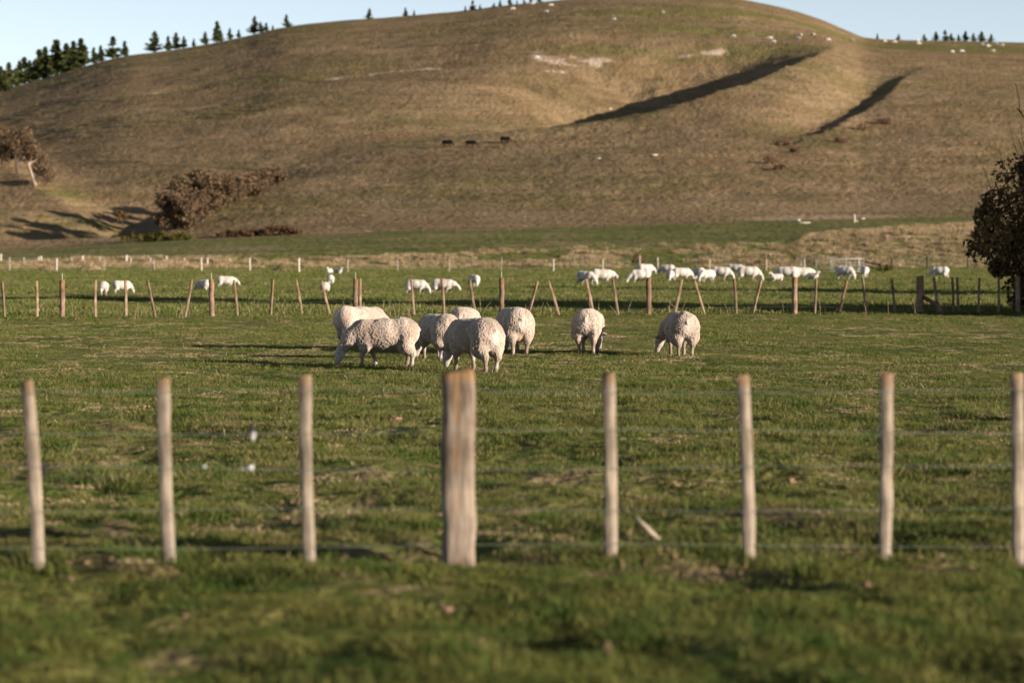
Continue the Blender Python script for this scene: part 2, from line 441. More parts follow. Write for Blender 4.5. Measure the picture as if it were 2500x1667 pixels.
def H(X, Y, fine=True):
    X = np.asarray(X, float); Y = np.asarray(Y, float)
    z = base_H(X, Y)
    hill = smooth(Y_HB, Y_HB + 40, Y) * (1 - smooth(Y_C - 60, Y_C - 5, Y) * 0.85)
    if np.any(Y > 250):
        rel = spur(X, Y, SPUR_P, 15.0, 85.0, 23.0, 0.5, (45, 85)) * (1 - smooth(560, 625, Y)) + spur(X, Y, LEFT_P, 9.0, 40.0, 7.0)
        rel = rel + carve(X, Y, [(1850, 338), (1910, 322), (1970, 300), (2030, 272), (2075, 232), (2110, 195), (2140, 180)],
                      [0.3, 1.7, 1.8, 1.6, 1.3, 0.6, 0], 4.6, 1, True)
        rel = rel + carve(X, Y, [(395, 532), (425, 508), (500, 480), (570, 453), (640, 426), (720, 402), (800, 385)],
                      [0, 3.0, 4.2, 4.2, 3.4, 1.6, 0], 10.0, 1)
        rel = rel + 2.4 * np.exp(-((X + 63) / 13) ** 2 - ((Y - 300) / 22) ** 2)      # shoulder of the left spur
        z = z + rel * smooth(Y_HB - 4, Y_HB + 12, Y)
        z = z + hill * (1.4 * (fbm(X / 60, Y / 60, 3, 3) - 0.5) + 0.9 * (fbm(X / 17, Y / 14, 9, 3) - 0.5))
        if fine:
            ph = z * 1.15 + 2.5 * fbm(X / 35, Y / 35, 21, 3)
            tr = np.abs(ph - np.floor(ph) - 0.5) * 2
            z = z + hill * (0.22 * smooth(0.2, 0.8, tr) * smooth(0.35, 0.6, fbm(X / 25, Y / 25, 31, 2))
                            + 0.40 * (fbm(X / 3.6, Y / 3.0, 14, 3) - 0.5) + 0.16 * (vnoise(X / 0.95, Y / 0.95, 15) - 0.5))
    if fine:
        flat = 1 - smooth(230, 270, Y)
        near = smooth(2.0, 9.0, Y)
        z = z + flat * (0.10 * (fbm(X / 6.0, Y / 6.0, 5, 2) - 0.5) + 0.16 * smooth(66, 90, Y) * (fbm(X / 3.0, Y / 3.0, 4, 3) - 0.5) + (0.06 + 0.16 * (1 - smooth(22, 36, Y))) * (fbm(X / 1.1, Y / 1.1, 6, 3) - 0.5) * near
                        + (0.025 + 0.065 * (1 - smooth(22, 36, Y))) * (vnoise(X / 0.30, Y / 0.36, 8) - 0.5) * near)
        bank = smooth(Y_B0 - 8, Y_B0 + 2, Y) * (1 - smooth(Y_BT - 2, Y_BT + 8, Y))
        z = z + bank * (0.30 * (fbm(X / 2.4, Y / 2.0, 17, 3) - 0.5))
    return z

_YS = np.concatenate([np.linspace(9, 150, 1500), np.linspace(150, 700, 2600)])
def hit(x, y):
    """photo pixel (2500 wide) -> point where its line of sight meets the terrain"""
    u, e = ray(x, y)
    zt = H(u * _YS, _YS); zl = CAM_Z + e * _YS
    k = np.argmax(zt >= zl)
    if zt[k] < zl[k]: k = np.argmin(zl - zt)
    Y = float(_YS[k])
    return u * Y, Y, float(zt[k])

def hz(X, Y):
    return float(H(np.array([X]), np.array([Y]))[0])

NV = 720
sv = np.linspace(-1, 1, NV)
vv = 0.5 * sv * (0.5 + 0.5 * sv ** 2)
def grid(name, Yr, mat, colf):
    Yg, Vg = np.meshgrid(Yr, vv, indexing='ij')
    Xg = Vg * (Yg + 30.0)
    Zg = H(Xg, Yg)
    n, m = Yg.shape
    V = np.stack([Xg.ravel(), Yg.ravel(), Zg.ravel()], 1)
    i = np.arange(n * m).reshape(n, m)
    F = np.stack([i[:-1, :-1].ravel(), i[:-1, 1:].ravel(), i[1:, 1:].ravel(), i[1:, :-1].ravel()], 1)
    me = mesh_np(name, V, F, [mat], True, colf(Xg.ravel(), Yg.ravel(), Zg.ravel()))
    return obj(name, me)

def lerp3(a, b, t):
    return np.asarray(a) * (1 - t[:, None]) + np.asarray(b) * t[:, None]

def ground_col(X, Y, Z):
    a = smooth(0.38, 0.62, fbm(X / 3.0, Y / 3.0, 41, 4))
    c = lerp3((0.075, 0.098, 0.022), (0.125, 0.124, 0.036), a)
    st = smooth(0.52, 0.68, fbm(X / 0.5, Y / 0.5, 43, 3)) * smooth(0.40, 0.6, fbm(X / 5, Y / 5, 45, 3))
    c = lerp3(c, (0.20, 0.15, 0.085), st * 0.85)
    far = smooth(60, 90, Y)
    c = lerp3(c, lerp3((0.105, 0.125, 0.030), (0.145, 0.142, 0.044), a), far)
    # bare earth along the near fence
    fe = np.exp(-((Y - 14.0) / 0.45) ** 2) * smooth(0.40, 0.6, fbm(X / 0.6, Y / 0.6, 47, 3))
    return lerp3(c, (0.17, 0.115, 0.07), fe * 0.5)

SEG = lambda X, Y, P: np.min([np.hypot(X - a[0] - (b[0] - a[0]) * t, Y - a[1] - (b[1] - a[1]) * t) for a, b in zip(P[:-1], P[1:])
      for t in [np.clip(((X - a[0]) * (b[0] - a[0]) + (Y - a[1]) * (b[1] - a[1])) / ((b[0] - a[0]) ** 2 + (b[1] - a[1]) ** 2), 0, 1)]], axis=0)

def hill_col(X, Y, Z):
    n1 = fbm(X / 45, Y / 30, 51, 4); n2 = fbm(X / 9, Y / 7, 53, 4); n3 = fbm(X / 2.2, Y / 2.2, 55, 3)
    c = lerp3((0.190, 0.128, 0.062), (0.158, 0.122, 0.046), smooth(0.38, 0.62, n1))
    c = lerp3(c, (0.245, 0.172, 0.094), smooth(0.48, 0.68, n2) * 0.75)
    c = lerp3(c, (0.115, 0.098, 0.036), smooth(0.54, 0.72, n3) * 0.4)
    c = lerp3(c, (0.25, 0.185, 0.105), smooth(0.60, 0.75, fbm(X / 1.6, Y / 1.6, 57, 3)) * 0.3)
    n4 = fbm(X / 13, Z / 0.42, 58, 3); n5 = fbm(X / 7, Z / 0.18, 59, 3)
    c = lerp3(c, (0.27, 0.195, 0.105), smooth(0.52, 0.68, n4) * 0.42); c = lerp3(c, (0.12, 0.098, 0.04), smooth(0.56, 0.70, n5) * 0.42)
    c = (0.86 * c + 0.14 * c.mean(1, keepdims=True)) * np.array((1.02, 0.985, 0.96))
    xs = (X / Y) * FPX + 1250.0
    def patch(x, r, rx, ry, col, a, c):
        px, py = main_pt(x, r)
        d = np.hypot((X - px) / rx, (Y - py) / ry) + 0.9 * (n2 - 0.5)
        return lerp3(c, col, (1 - smooth(0.55, 1.1, d)) * a)
    GREEN = (0.118, 0.122, 0.032); TAN = (0.31, 0.222, 0.122)
    for x, r, rx, ry, col, a in [(1500, 22, 22, 12, GREEN, .55), (1420, 92, 18, 7, GREEN, .45), (1650, 60, 22, 9, GREEN, .5), (1750, 100, 22, 9, GREEN, .5),
                                 (2100, 112, 60, 16, GREEN, .75), (1280, 245, 14, 8, GREEN, .6), (150, 452, 4, 9, GREEN, .7), (215, 486, 3, 6, GREEN, .5),
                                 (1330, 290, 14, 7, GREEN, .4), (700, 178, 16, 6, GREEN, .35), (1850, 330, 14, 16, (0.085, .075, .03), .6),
                                 (450, 248, 9, 5, TAN, .8), (300, 215, 13, 5, TAN, .5), (640, 262, 7, 5, TAN, .7), (580, 305, 9, 5, TAN, .55), (230, 450, 8, 7, TAN, .35),
                                 (1080, 195, 18, 8, TAN, .55), (1240, 315, 16, 8, TAN, .6), (1400, 225, 20, 7, TAN, .45), (200, 412, 7, 5, TAN, .3), (1700, 480, 20, 10, TAN, .3),
                                 (1880, 500, 9, 4, (0.34, .25, .165), .8), (1250, 90, 22, 6, TAN, .3), (2270, 143, 20, 6, TAN, .5)]:
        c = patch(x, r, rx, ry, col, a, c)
    # pale slips where the turf has broken away
    for pts, w in [([(770, 180), (830, 173), (905, 166), (1000, 160)], 2.1), ([(1236, 137), (1290, 141), (1340, 142), (1385, 139)], 3.4),
                   ([(1400, 142), (1425, 140)], 1.3), ([(325, 217), (380, 213), (425, 210)], 1.1), ([(1232, 121), (1255, 116)], 1.4),
                   ([(1570, 131), (1660, 118)], 1.6), ([(1250, 163), (1300, 165)], 0.8)]:
        P = [hit(x_ * S, r_ * S)[:2] for x_, r_ in pts]
        d = SEG(X, Y, P) / w + 2.2 * (fbm(X / 4.0, Y / 2.0, 61, 3) - 0.42)
        c = lerp3(c, (0.46, 0.365, 0.285), (1 - smooth(0.35, 1.0, d)) * 0.9 * smooth(0.34, 0.48, fbm(X / 4.5, Y / 5, 62, 2)))
    # stock tracks worn along the slope
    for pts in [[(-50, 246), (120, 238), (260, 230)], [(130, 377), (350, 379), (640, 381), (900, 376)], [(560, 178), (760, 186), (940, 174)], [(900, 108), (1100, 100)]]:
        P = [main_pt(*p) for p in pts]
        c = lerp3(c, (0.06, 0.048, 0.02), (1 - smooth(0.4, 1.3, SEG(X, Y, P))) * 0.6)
    # terrace and bank below the hill
    tn = fbm(X / 7, Y / 7, 63, 4)
    terr = lerp3((0.11, 0.122, 0.032), (0.15, 0.142, 0.046), smooth(0.35, 0.65, tn))
    straw = smooth(0.56, 0.70, fbm(X / 4.0, Y / 3.0, 65, 4)) * np.clip(1.15 - smooth(1300 * S, 1700 * S, xs) * 0.6, 0, 1)
    terr = lerp3(terr, (0.22, 0.165, 0.095), straw * 0.8)
    edge = Y_HB + 3.0 * (fbm(X / 6, Y / 6, 67, 3) - 0.5)
    c = lerp3(terr, c, smooth(-1.2, 1.2, Y - edge))
    bt = Y_BT - 4 + np.interp(xs, np.array([0, 700, 1400, 1650, 1800, 1950, 2100, 2352]) * S, [-9, -6, 2, 2, 1, 16, 26, 28]) + 16 * (fbm(X / 12, Y / 9, 69, 3) - 0.5)
    bt = bt - 30 * smooth(0.50, 0.66, fbm(X / 6, Y / 4, 75, 3)) * (1 - smooth(1500 * S, 1900 * S, xs)) * smooth(450 * S, 800 * S, xs)
    dry = lerp3((0.33, 0.25, 0.145), (0.23, 0.19, 0.09), smooth(0.4, 0.6, fbm(X / 1.7, Y / 1.4, 71, 3)))
    c = lerp3(dry, c, smooth(-1.5, 1.5, Y - bt))
    pl = lerp3((0.105, 0.125, 0.030), (0.145, 0.142, 0.044), smooth(0.35, 0.65, tn))
    return lerp3(pl, c, smooth(-1.0, 1.5, Y - (Y_B0 + 3 + 4 * (fbm(X / 5, Y / 5, 73, 3) - 0.5))))

def all_col(X, Y, Z):
    return lerp3(ground_col(X, Y, Z), hill_col(X, Y, Z), smooth(150, 182, Y))

Yg1 = np.concatenate([np.linspace(-25, 8, 12), np.arange(8.5, 40, 0.11), np.geomspace(40, 185, 130)])
Yg2 = np.concatenate([np.linspace(185, 262, 110), np.linspace(262, 640, 300)[1:], np.linspace(640, 820, 24)[1:]])
ground = kind(grid('ground', Yg1, M['ground'], all_col), 'structure', 'cropped green pasture with worn straw coloured patches')
hill = kind(grid('hill', Yg2, M['hill'], all_col), 'structure', 'rounded brown grass hill behind the paddocks')

# ------------------------------------------------------------------ generic solids
def tube(P, R, k=6, cap=True):
    """tube through points P with radii R"""
    P = np.asarray(P, float); R = np.broadcast_to(np.asarray(R, float), (len(P),))
    T = np.gradient(P, axis=0); T /= np.linalg.norm(T, axis=1)[:, None] + 1e-9
    ref = np.array([0, 0, 1.0]) if abs(T[0, 2]) < 0.9 else np.array([1.0, 0, 0])
    A = np.cross(T, ref); A /= np.linalg.norm(A, axis=1)[:, None] + 1e-9
    B = np.cross(T, A)
    an = np.arange(k) * 2 * math.pi / k
    V = (P[:, None] + R[:, None, None] * (A[:, None] * np.cos(an)[None, :, None] + B[:, None] * np.sin(an)[None, :, None])).reshape(-1, 3)
    n = len(P); i = np.arange(n * k).reshape(n, k); j = np.roll(i, -1, 1)
    F = np.stack([i[:-1].ravel(), j[:-1].ravel(), j[1:].ravel(), i[1:].ravel()], 1)
    if cap:
        V = np.vstack([V, P[:1], P[-1:]])
        c0, c1 = n * k, n * k + 1
        F = np.vstack([F, np.stack([j[0], i[0], np.full(k, c0), np.full(k, c0)], 1)[:, [0, 1, 2, 2]], np.stack([i[-1], j[-1], np.full(k, c1), np.full(k, c1)], 1)[:, [0, 1, 2, 2]]])
    return V, F

def quads_to_mesh(name, parts, mats, shade=False, colors=None):
    """join (V, F) pieces; quads whose last two corners repeat become triangles"""
    Vs, Fs, o = [], [], 0
    for V, F in parts:
        Vs.append(V); Fs.append(np.asarray(F) + o); o += len(V)
    V = np.vstack(Vs); F = np.vstack(Fs)
    tri = F[:, 2] == F[:, 3]
    Q = F[~tri]; T = F[tri][:, :3]
    F3 = np.vstack([Q[:, [0, 1, 2]], Q[:, [0, 2, 3]], T]) if len(T) or True else Q
    return mesh_np(name, V, F3, mats, shade, colors)

def post_mesh(name, h, r, mat, seed, k=12, below=0.15, square=0.0):
    """round fence post: bumpy, a little out of round, weathered sloping top"""
    rg = np.random.default_rng(seed)
    zs = np.concatenate([[-below], np.linspace(0.0, h - 0.012, 9), [h]])
    an = (np.arange(k) + 0.5) * 2 * math.pi / k
    rr = r * (1 - square + square * np.minimum(1 / np.maximum(np.abs(np.cos(an)), np.abs(np.sin(an))), 1.28)) * (1 + 0.05 * rg.standard_normal((1, k)) + 0.02 * rg.standard_normal((len(zs), k)))
    rr[-1] *= 0.9
    X = rr * np.cos(an) + 0.006 * rg.standard_normal((len(zs), 1)); Yv = rr * np.sin(an) + 0.006 * rg.standard_normal((len(zs), 1))
    Z = np.repeat(zs[:, None], k, 1); Z[-2:] += 0.10 * X[-2:] + 0.004 * rg.standard_normal((2, k))
    V = np.stack([X, Yv, Z], 2).reshape(-1, 3); n = len(zs)
    i = np.arange(n * k).reshape(n, k); j = np.roll(i, -1, 1)
    F = np.stack([i[:-1].ravel(), j[:-1].ravel(), j[1:].ravel(), i[1:].ravel()], 1)
    V = np.vstack([V, [[0, 0, h]]]); c = n * k
    F = np.vstack([F, np.stack([i[-1], j[-1], np.full(k, c), np.full(k, c)], 1)])
    return quads_to_mesh(name, [(V, F)], [mat], False)

def batten_mesh(name, h, w, d, mat, seed, below=0.06):
    """sawn batten: chamfered rectangular stick, slightly bowed"""
    rg = np.random.default_rng(seed)
    zs = np.linspace(-below, h, 9); b = 0.12 * w
    prof = np.array([(-w / 2 + b, -d / 2), (w / 2 - b, -d / 2), (w / 2, -d / 2 + b), (w / 2, d / 2 - b), (w / 2 - b, d / 2), (-w / 2 + b, d / 2), (-w / 2, d / 2 - b), (-w / 2, -d / 2 + b)])
    k = len(prof); bow = rg.uniform(-0.012, 0.012)
    V = []
    for z in zs:
        t = z / h
        q = prof * (1 + 0.05 * rg.standard_normal((k, 2))) * (1 + 0.05 * rg.standard_normal())
        V.append(np.column_stack([q[:, 0] + bow * 4 * t * (1 - t), q[:, 1], np.full(k, z) + (0.006 * rg.standard_normal(k) if z == zs[-1] else 0)]))
    V = np.vstack(V); n = len(zs)
    i = np.arange(n * k).reshape(n, k); j = np.roll(i, -1, 1)
    F = np.stack([i[:-1].ravel(), j[:-1].ravel(), j[1:].ravel(), i[1:].ravel()], 1)
    V = np.vstack([V, [[bow * 0, 0, h]]]); c = n * k
    F = np.vstack([F, np.stack([i[-1], j[-1], np.full(k, c), np.full(k, c)], 1)])
    return quads_to_mesh(name, [(V, F)], [mat], False)

def wire_mesh(name, P, r, mat=None):
    return quads_to_mesh(name, [tube(P, r, 4, False)], [mat or M['wire']], True)

def empty(name, loc=(0, 0, 0), rz=0.0):
    o = bpy.data.objects.new(name, None); COL.objects.link(o)
    o.location = loc; o.rotation_euler = (0, 0, rz); o.empty_display_size = 0.2
    return o

# ------------------------------------------------------------------ near fence
def lean_y(parent, name, me, X, Y, z, tilt_x, rz=0.0):
    return obj(name, me, parent, (X, Y, z), (random.uniform(-0.02, 0.02), tilt_x, rz))

NEAR = [(88, 60, 875, 1285), (390, 375, 872, 1302), (712, 700, 862, 1300), (1402, 1397, 860, 1292), (1720, 1706, 862, 1290), (2032, 2036, 860, 1282), (2340, 2338, 858, 1285)]
nf = empty('wire_fence', (0, 14.2, 0))
tag(nf, 'blurred near fence of pale battens and one broad weathered post', 'fence')
def fence_y(X): return 14.25 + 0.02 * X
def place_near(xb, yb_, xt, yt, name, make):
    Y = fence_y(0.0)
    u, e = ray(xb * S, yb_ * S); X = u * Y; Y = fence_y(X); X = u * Y
    z = hz(X, Y); ut, et = ray(xt * S, yt * S)
    top = CAM_Z + et * Y; h = top - z
    tilt = math.atan2((ut * Y - X), h)
    o = obj(name, make(h), nf, (X, Y - 14.2, z), (random.uniform(-0.03, 0.02), tilt, 0))
    return o, X, Y, z, h
tops = []
for i, (xb, xt, yt, yb_) in enumerate(NEAR):
    o, X, Y, z, h = place_near(xb, yb_, xt, yt, 'batten', lambda h: batten_mesh('batten', h, 0.072, 0.05, M['batten_near'], 10 + i))
    tops.append((X, z, h))
for X in (-4.7, -3.85, 3.75, 4.6, 5.45):                      # just outside the frame
    Y = fence_y(X)
    obj('batten', batten_mesh('batten', 1.09, 0.072, 0.05, M['batten_near'], 60 + int(X * 10)), nf, (X, Y - 14.2, hz(X, Y)), (0, 0.02, 0))
o, XP, YP, zP, hP = place_near(1056, 1303, 1053, 852, 'post', lambda h: post_mesh('post', h, 0.094, M['wood_near'], 5, 24, 0.15, 1.0))
o.rotation_euler.z = 0.0
rgw = np.random.default_rng(3)
for hh in (1.03, 0.79, 0.575, 0.33, 0.115):
    xs = np.linspace(-6.2, 6.2, 60)
    P = np.stack([xs, fence_y(xs) - 14.2 - 0.03 - 0.0 * xs, hh + 0.012 * np.sin(xs * 1.3 + hh * 9) + H(xs * 0, fence_y(xs), False)], 1)
    obj('wire', wire_mesh('wire', P, 0.0015), nf)

# wool snagged on the wires
def blob(name, mat, r, seed, sub=2, stretch=(1, 1, 1), rough=0.3):
    import bmesh
    bm = bmesh.new(); bmesh.ops.create_icosphere(bm, subdivisions=sub, radius=1.0)
    V = np.array([v.co[:] for v in bm.verts]); F = np.array([[v.index for v in f.verts] for f in bm.faces]); bm.free()
    n = vnoise3(V * 1.9 + seed * 3.1, seed) - 0.5 + 0.5 * (vnoise3(V * 4.1 + seed, seed + 5) - 0.5)
    V = V * (1 + 2 * rough * n)[:, None] * r * np.array(stretch)
    return mesh_np(name, V, F, [mat], False)
def on_wire(x, y, name, mat, r, st, label, cat, seed):
    Y = fence_y(0); u, e = ray(x * S, y * S)
    o = obj(name, blob(name, mat, r, seed, 2, st, 0.5), None, (u * Y, Y - 0.035, CAM_Z + e * Y))
    return tag(o, label, cat)
on_wire(581, 1001, 'wool_tuft', M['woolbit'], 0.019, (1.0, 0.8, 1.3), 'white wool tuft on the second wire, below the dark clip', 'wool tuft', 1)
on_wire(576, 1072, 'wool_tuft', M['woolbit'], 0.020, (1.1, 0.8, 0.9), 'large pale wool tuft on the third wire, second batten gap', 'wool tuft', 2)
on_wire(559, 1075, 'wool_tuft', M['woolbit'], 0.011, (1.4, 0.8, 0.7), 'small wool wisp just left of the large tuft on the third wire', 'wool tuft', 3)
on_wire(471, 1070, 'wool_tuft', M['woolbit'], 0.013, (1, 0.8, 0.8), 'small wool tuft on the third wire near the second batten', 'wool tuft', 4)
on_wire(580, 981, 'wire_clip', M['darkbit'], 0.020, (1.0, 0.8, 1.0), 'dark wire clip on the second wire of the near fence', 'clip', 5)

# ------------------------------------------------------------------ paddock fence with leaning battens
mf = empty('wire_fence', (0, 63, 0))
tag(mf, 'paddock fence of leaning battens and lichen topped posts behind the flock', 'fence')
def mid_y(X): return np.interp(X, [-14, -8, 0, 8, 14, 30], [61.2, 62.6, 64.5, 65.6, 65.4, 65.0])
MID = [  # x top, x foot, row top, kind
    (3, 10, 647, 'b'), (84, 85, 645, 'b'), (143, 143, 643, 'pr'), (219, 219, 643, 'b'), (288, 289, 643, 'b'), (338, 357, 643, 'b'), (440, 424, 643, 'b'),
    (486, 486, 642, 'pr'), (537, 546, 643, 'b'), (628, 621, 641, 'b'), (680, 694, 641, 'b'), (738, 759, 643, 'b'), (817, 817, 640, 'pr'), (827.5, 828.5, 640, 'b'),
    (944, 951, 640, 'b'), (1015, 1020, 640, 'b'), (1078, 1093, 641, 'b'), (1152, 1152, 638, 'pr'), (1238, 1211, 642, 'b'), (1258, 1284, 642, 'b'),
    (1345, 1364, 639, 'b'), (1407, 1420, 640, 'b'), (1490, 1490, 637, 'p'), (1567, 1549, 640, 'b'), (1593, 1619, 641, 'b'), (1686, 1691, 640, 'b'),
    (1751, 1729, 641, 'b'), (1825, 1825, 637, 'p'), (1874, 1871, 640, 'b'), (1945, 1928, 643, 'b'), (1982, 1991, 639, 'b'), (2046, 2056, 638, 'b'),
    (2113, 2113, 634, 's'), (2145, 2154, 637, 'b'), (2184, 2190, 637, 'b'), (2198, 2202, 637, 'b'), (2250, 2248, 638, 'b'), (2294, 2293, 637, 'b'), (2339, 2338, 635, 'p')]
rodme = quads_to_mesh('insulator_rod', [tube([(0, 0, -0.12), (0, 0, 0.08), (0, 0, 0.17)], [0.009, 0.009, 0.008], 6)], [M['rod']])
for i, (xt, xb, rt, k) in enumerate(MID):
    u, _ = ray(xb * S, 760); Y = 64.0
    for _ in range(3): Y = float(mid_y(u * Y))
    X = u * Y; z = hz(X, Y)
    ut, et = ray(xt * S, rt * S); h = CAM_Z + et * Y - z
    tilt = math.atan2(ut * Y - X, h)
    if k == 'b':
        me = batten_mesh('batten', h, 0.062 + 0.012 * random.random(), 0.045, M['batten_mid'], 100 + i)
        obj('batten', me, mf, (X, Y - 63, z), (random.uniform(-.04, .04), tilt, random.uniform(-0.5, 0.5)))
    else:
        r = {'s': 0.105, 'p': 0.068, 'pr': 0.066}[k]
        p = obj('post', post_mesh('post', h, r, M['wood_mid'], 200 + i, 14), mf, (X, Y - 63, z), (0, tilt, random.uniform(0, 6)))
        if k == 'pr':
            obj('insulator_rod', rodme, p, (0, 0, h))
        if k == 's':
            SX, SY, SZ = X, Y, z
u, _ = ray(2171 * S, 760); X2 = u * 64.9
stay = quads_to_mesh('diagonal_stay', [tube([(SX + 0.05, SY - 63 - 0.06, SZ + 0.50), (SX + 0.45, SY - 63 - 0.25, SZ + 0.24), (X2, SY - 63 - 0.5, hz(X2, SY - .5) - 0.04)], [0.055, 0.06, 0.06], 10)], [M['wood_mid']], True)
obj('diagonal_stay', stay, mf)
for hh in (1.0, 0.82, 0.62, 0.42, 0.2):
    xs = np.linspace(-22, 24, 120)
    P = np.stack([xs, mid_y(xs) - 63 - 0.05, hh + 0.02 * np.sin(xs * 0.9 + hh * 7)], 1)
    obj('wire', wire_mesh('wire', P, 0.0014), mf)
xs = np.linspace(-22, 2, 60)
obj('wire', wire_mesh('wire', np.stack([xs, mid_y(xs) - 63, 1.25 + 0.015 * np.sin(xs)], 1), 0.0014), mf)

# ------------------------------------------------------------------ far fences and gate
def far_fence(label, posts, matf, rw, wires, yoff=0.0):
    f = empty('wire_fence', (0, 175, 0)); tag(f, label, 'fence')
    pts = []
    for i, (x, base, top, r, mt) in enumerate(posts):
        X, Y, z = hit(x, base)
        ut, et = ray(x, top); h = max(0.4, CAM_Z + et * Y - z)
        obj('post', post_mesh('post', h, r, M[mt], 400 + i, 8, 0.3), f, (X, Y - 175, z), (random.uniform(-.03, .03), random.uniform(-.03, .03), i))
        pts.append((X, Y, z, h))
    pts.sort()
    for w in wires:
        P = np.array([(a, b - 175, c + w) for a, b, c, d in pts])
        obj('wire', wire_mesh('wire', P, rw), f)
    return f
F3 = [(22.8, 663, 628, .055, 'wood_far'), (138, 663, 631, .06, 'wood_pale'), (254, 662, 632, .05, 'wood_far'), (376, 662, 632, .05, 'wood_far'), (492, 663, 630, .06, 'wood_pale'),
      (610, 663, 630, .06, 'wood_pale'), (730, 664, 630, .07, 'wood_pale'), (849, 665, 634, .06, 'wood_far'), (970, 664, 634, .055, 'wood_far'), (1096, 664, 634, .055, 'wood_far'),
      (1223, 662, 629, .055, 'wood_far'), (1351, 663, 633, .055, 'wood_pale'), (1472, 661, 634, .055, 'wood_pale'), (1561, 660, 623, .075, 'wood_far'), (1606, 661, 629, .055, 'wood_pale'),
      (1733, 660, 633, .05, 'wood_pale'), (1870, 662, 632, .075, 'wood_far'), (1963, 661, 630, .10, 'wood_far'), (2096, 663, 634, .10, 'wood_far'), (2107, 661, 627, .07, 'wood_dark'),
      (2178, 661, 629, .08, 'wood_dark'), (2264, 658, 623, .08, 'wood_dark'), (2363, 657, 621, .08, 'wood_dark'), (2455, 657, 621, .08, 'wood_dark'), (2570, 657, 622, .08, 'wood_dark')]
far_fence('far post and wire fence running along the foot of the bank', F3, None, 0.003, (0.25, 0.5, 0.75, 0.9))
FR = [(2, 637, 620, .09, 'wood_pale'), (58, 640, 630, .05, 'wood_pale'), (94, 639, 627, .07, 'wood_pale'), (100, 639, 625, .08, 'wood_pale'), (174, 640, 628, .05, 'wood_pale'), (201, 641, 625, .085, 'wood_pale'),
      (243, 640, 630, .05, 'wood_pale'), (308, 642, 623, .10, 'wood_pale'), (319, 642, 630, .06, 'wood_pale'), (367, 641, 630, .05, 'wood_pale'), (406, 638, 625, .085, 'wood_pale'), (450, 641, 632, .05, 'wood_pale'),
      (506, 645, 630, .085, 'wood_pale'), (560, 643, 634, .05, 'wood_pale')]
far_fence('short rear fence of pale sunlit posts in dry grass, far left', FR, None, 0.003, (0.3, 0.6))
# galvanised gate
gX0, gY0, gz0 = hit(1970, 666); gX1, gY1, gz1 = hit(2092, 665)
gY0 = gY1 = (gY0 + gY1) / 2
gate = empty('metal_gate', ((gX0 + gX1) / 2, gY0, hz((gX0 + gX1) / 2, gY0)))
tag(gate, 'pale galvanised pipe gate in the far fence below the bank', 'gate')
W = gX1 - gX0
def bar(name, a, b, r=0.028): obj(name, quads_to_mesh(name, [tube([a, b], r, 8)], [M['steel']], True), gate)
bar('top_rail', (-W / 2, 0, 0.95), (W / 2, 0, 0.97)); bar('bottom_rail', (-W / 2, 0, 0.12), (W / 2, 0, 0.12), 0.022)
bar('middle_rail', (-W / 2, 0.0, 0.5), (W / 2, 0.0, 0.5), 0.012); bar('middle_rail', (-W / 2, 0.0, 0.72), (W / 2, 0.0, 0.72), 0.010); bar('middle_rail', (-W / 2, 0.0, 0.3), (W / 2, 0.0, 0.3), 0.010)
for fx in (0.0, 0.24, 0.475, 0.515, 0.72, 0.785, 1.0):
    bar('upright', (-W / 2 + W * fx, 0.0, 0.1), (-W / 2 + W * fx, 0.0, 0.96), 0.024)
# broken rails beside the gate
rX, rY, rz_ = hit(2112, 662); r2X, r2Y, r2z = hit(2150, 664)
rl = empty('broken_rail_fence', (rX, rY, rz_)); tag(rl, 'dark broken timber rails leaning right of the metal gate', 'rail fence')
for k, (za, zb) in enumerate(((0.62, 0.52), (0.42, 0.12))):
    obj('rail', quads_to_mesh('rail', [tube([(0.0, 0, za), (r2X - rX, r2Y - rY, zb)], 0.05, 6)], [M['wood_dark']]), rl)
obj('post', post_mesh('post', 0.62, 0.08, M['wood_dark'], 481, 8), rl, (r2X - rX, r2Y - rY, 0))

# ------------------------------------------------------------------ sheep
def cap_(P, a, b, ra, rb):
    a = np.asarray(a, float); b = np.asarray(b, float); ba = b - a
    t = np.clip(((P - a) @ ba) / (ba @ ba), 0, 1)
    return np.linalg.norm(P - a - t[:, None] * ba, axis=1) - (ra + (rb - ra) * t)
def ell_(P, c, r):
    q = (P - np.asarray(c, float)); r = np.asarray(r, float)
    k0 = np.linalg.norm(q / r, axis=1); k1 = np.linalg.norm(q / r ** 2, axis=1) + 1e-9
    return k0 * (k0 - 1) / k1
def smin(a, b, k):
    h = np.clip(0.5 + 0.5 * (b - a) / k, 0, 1)
    return b * (1 - h) + a * h - k * h * (1 - h)

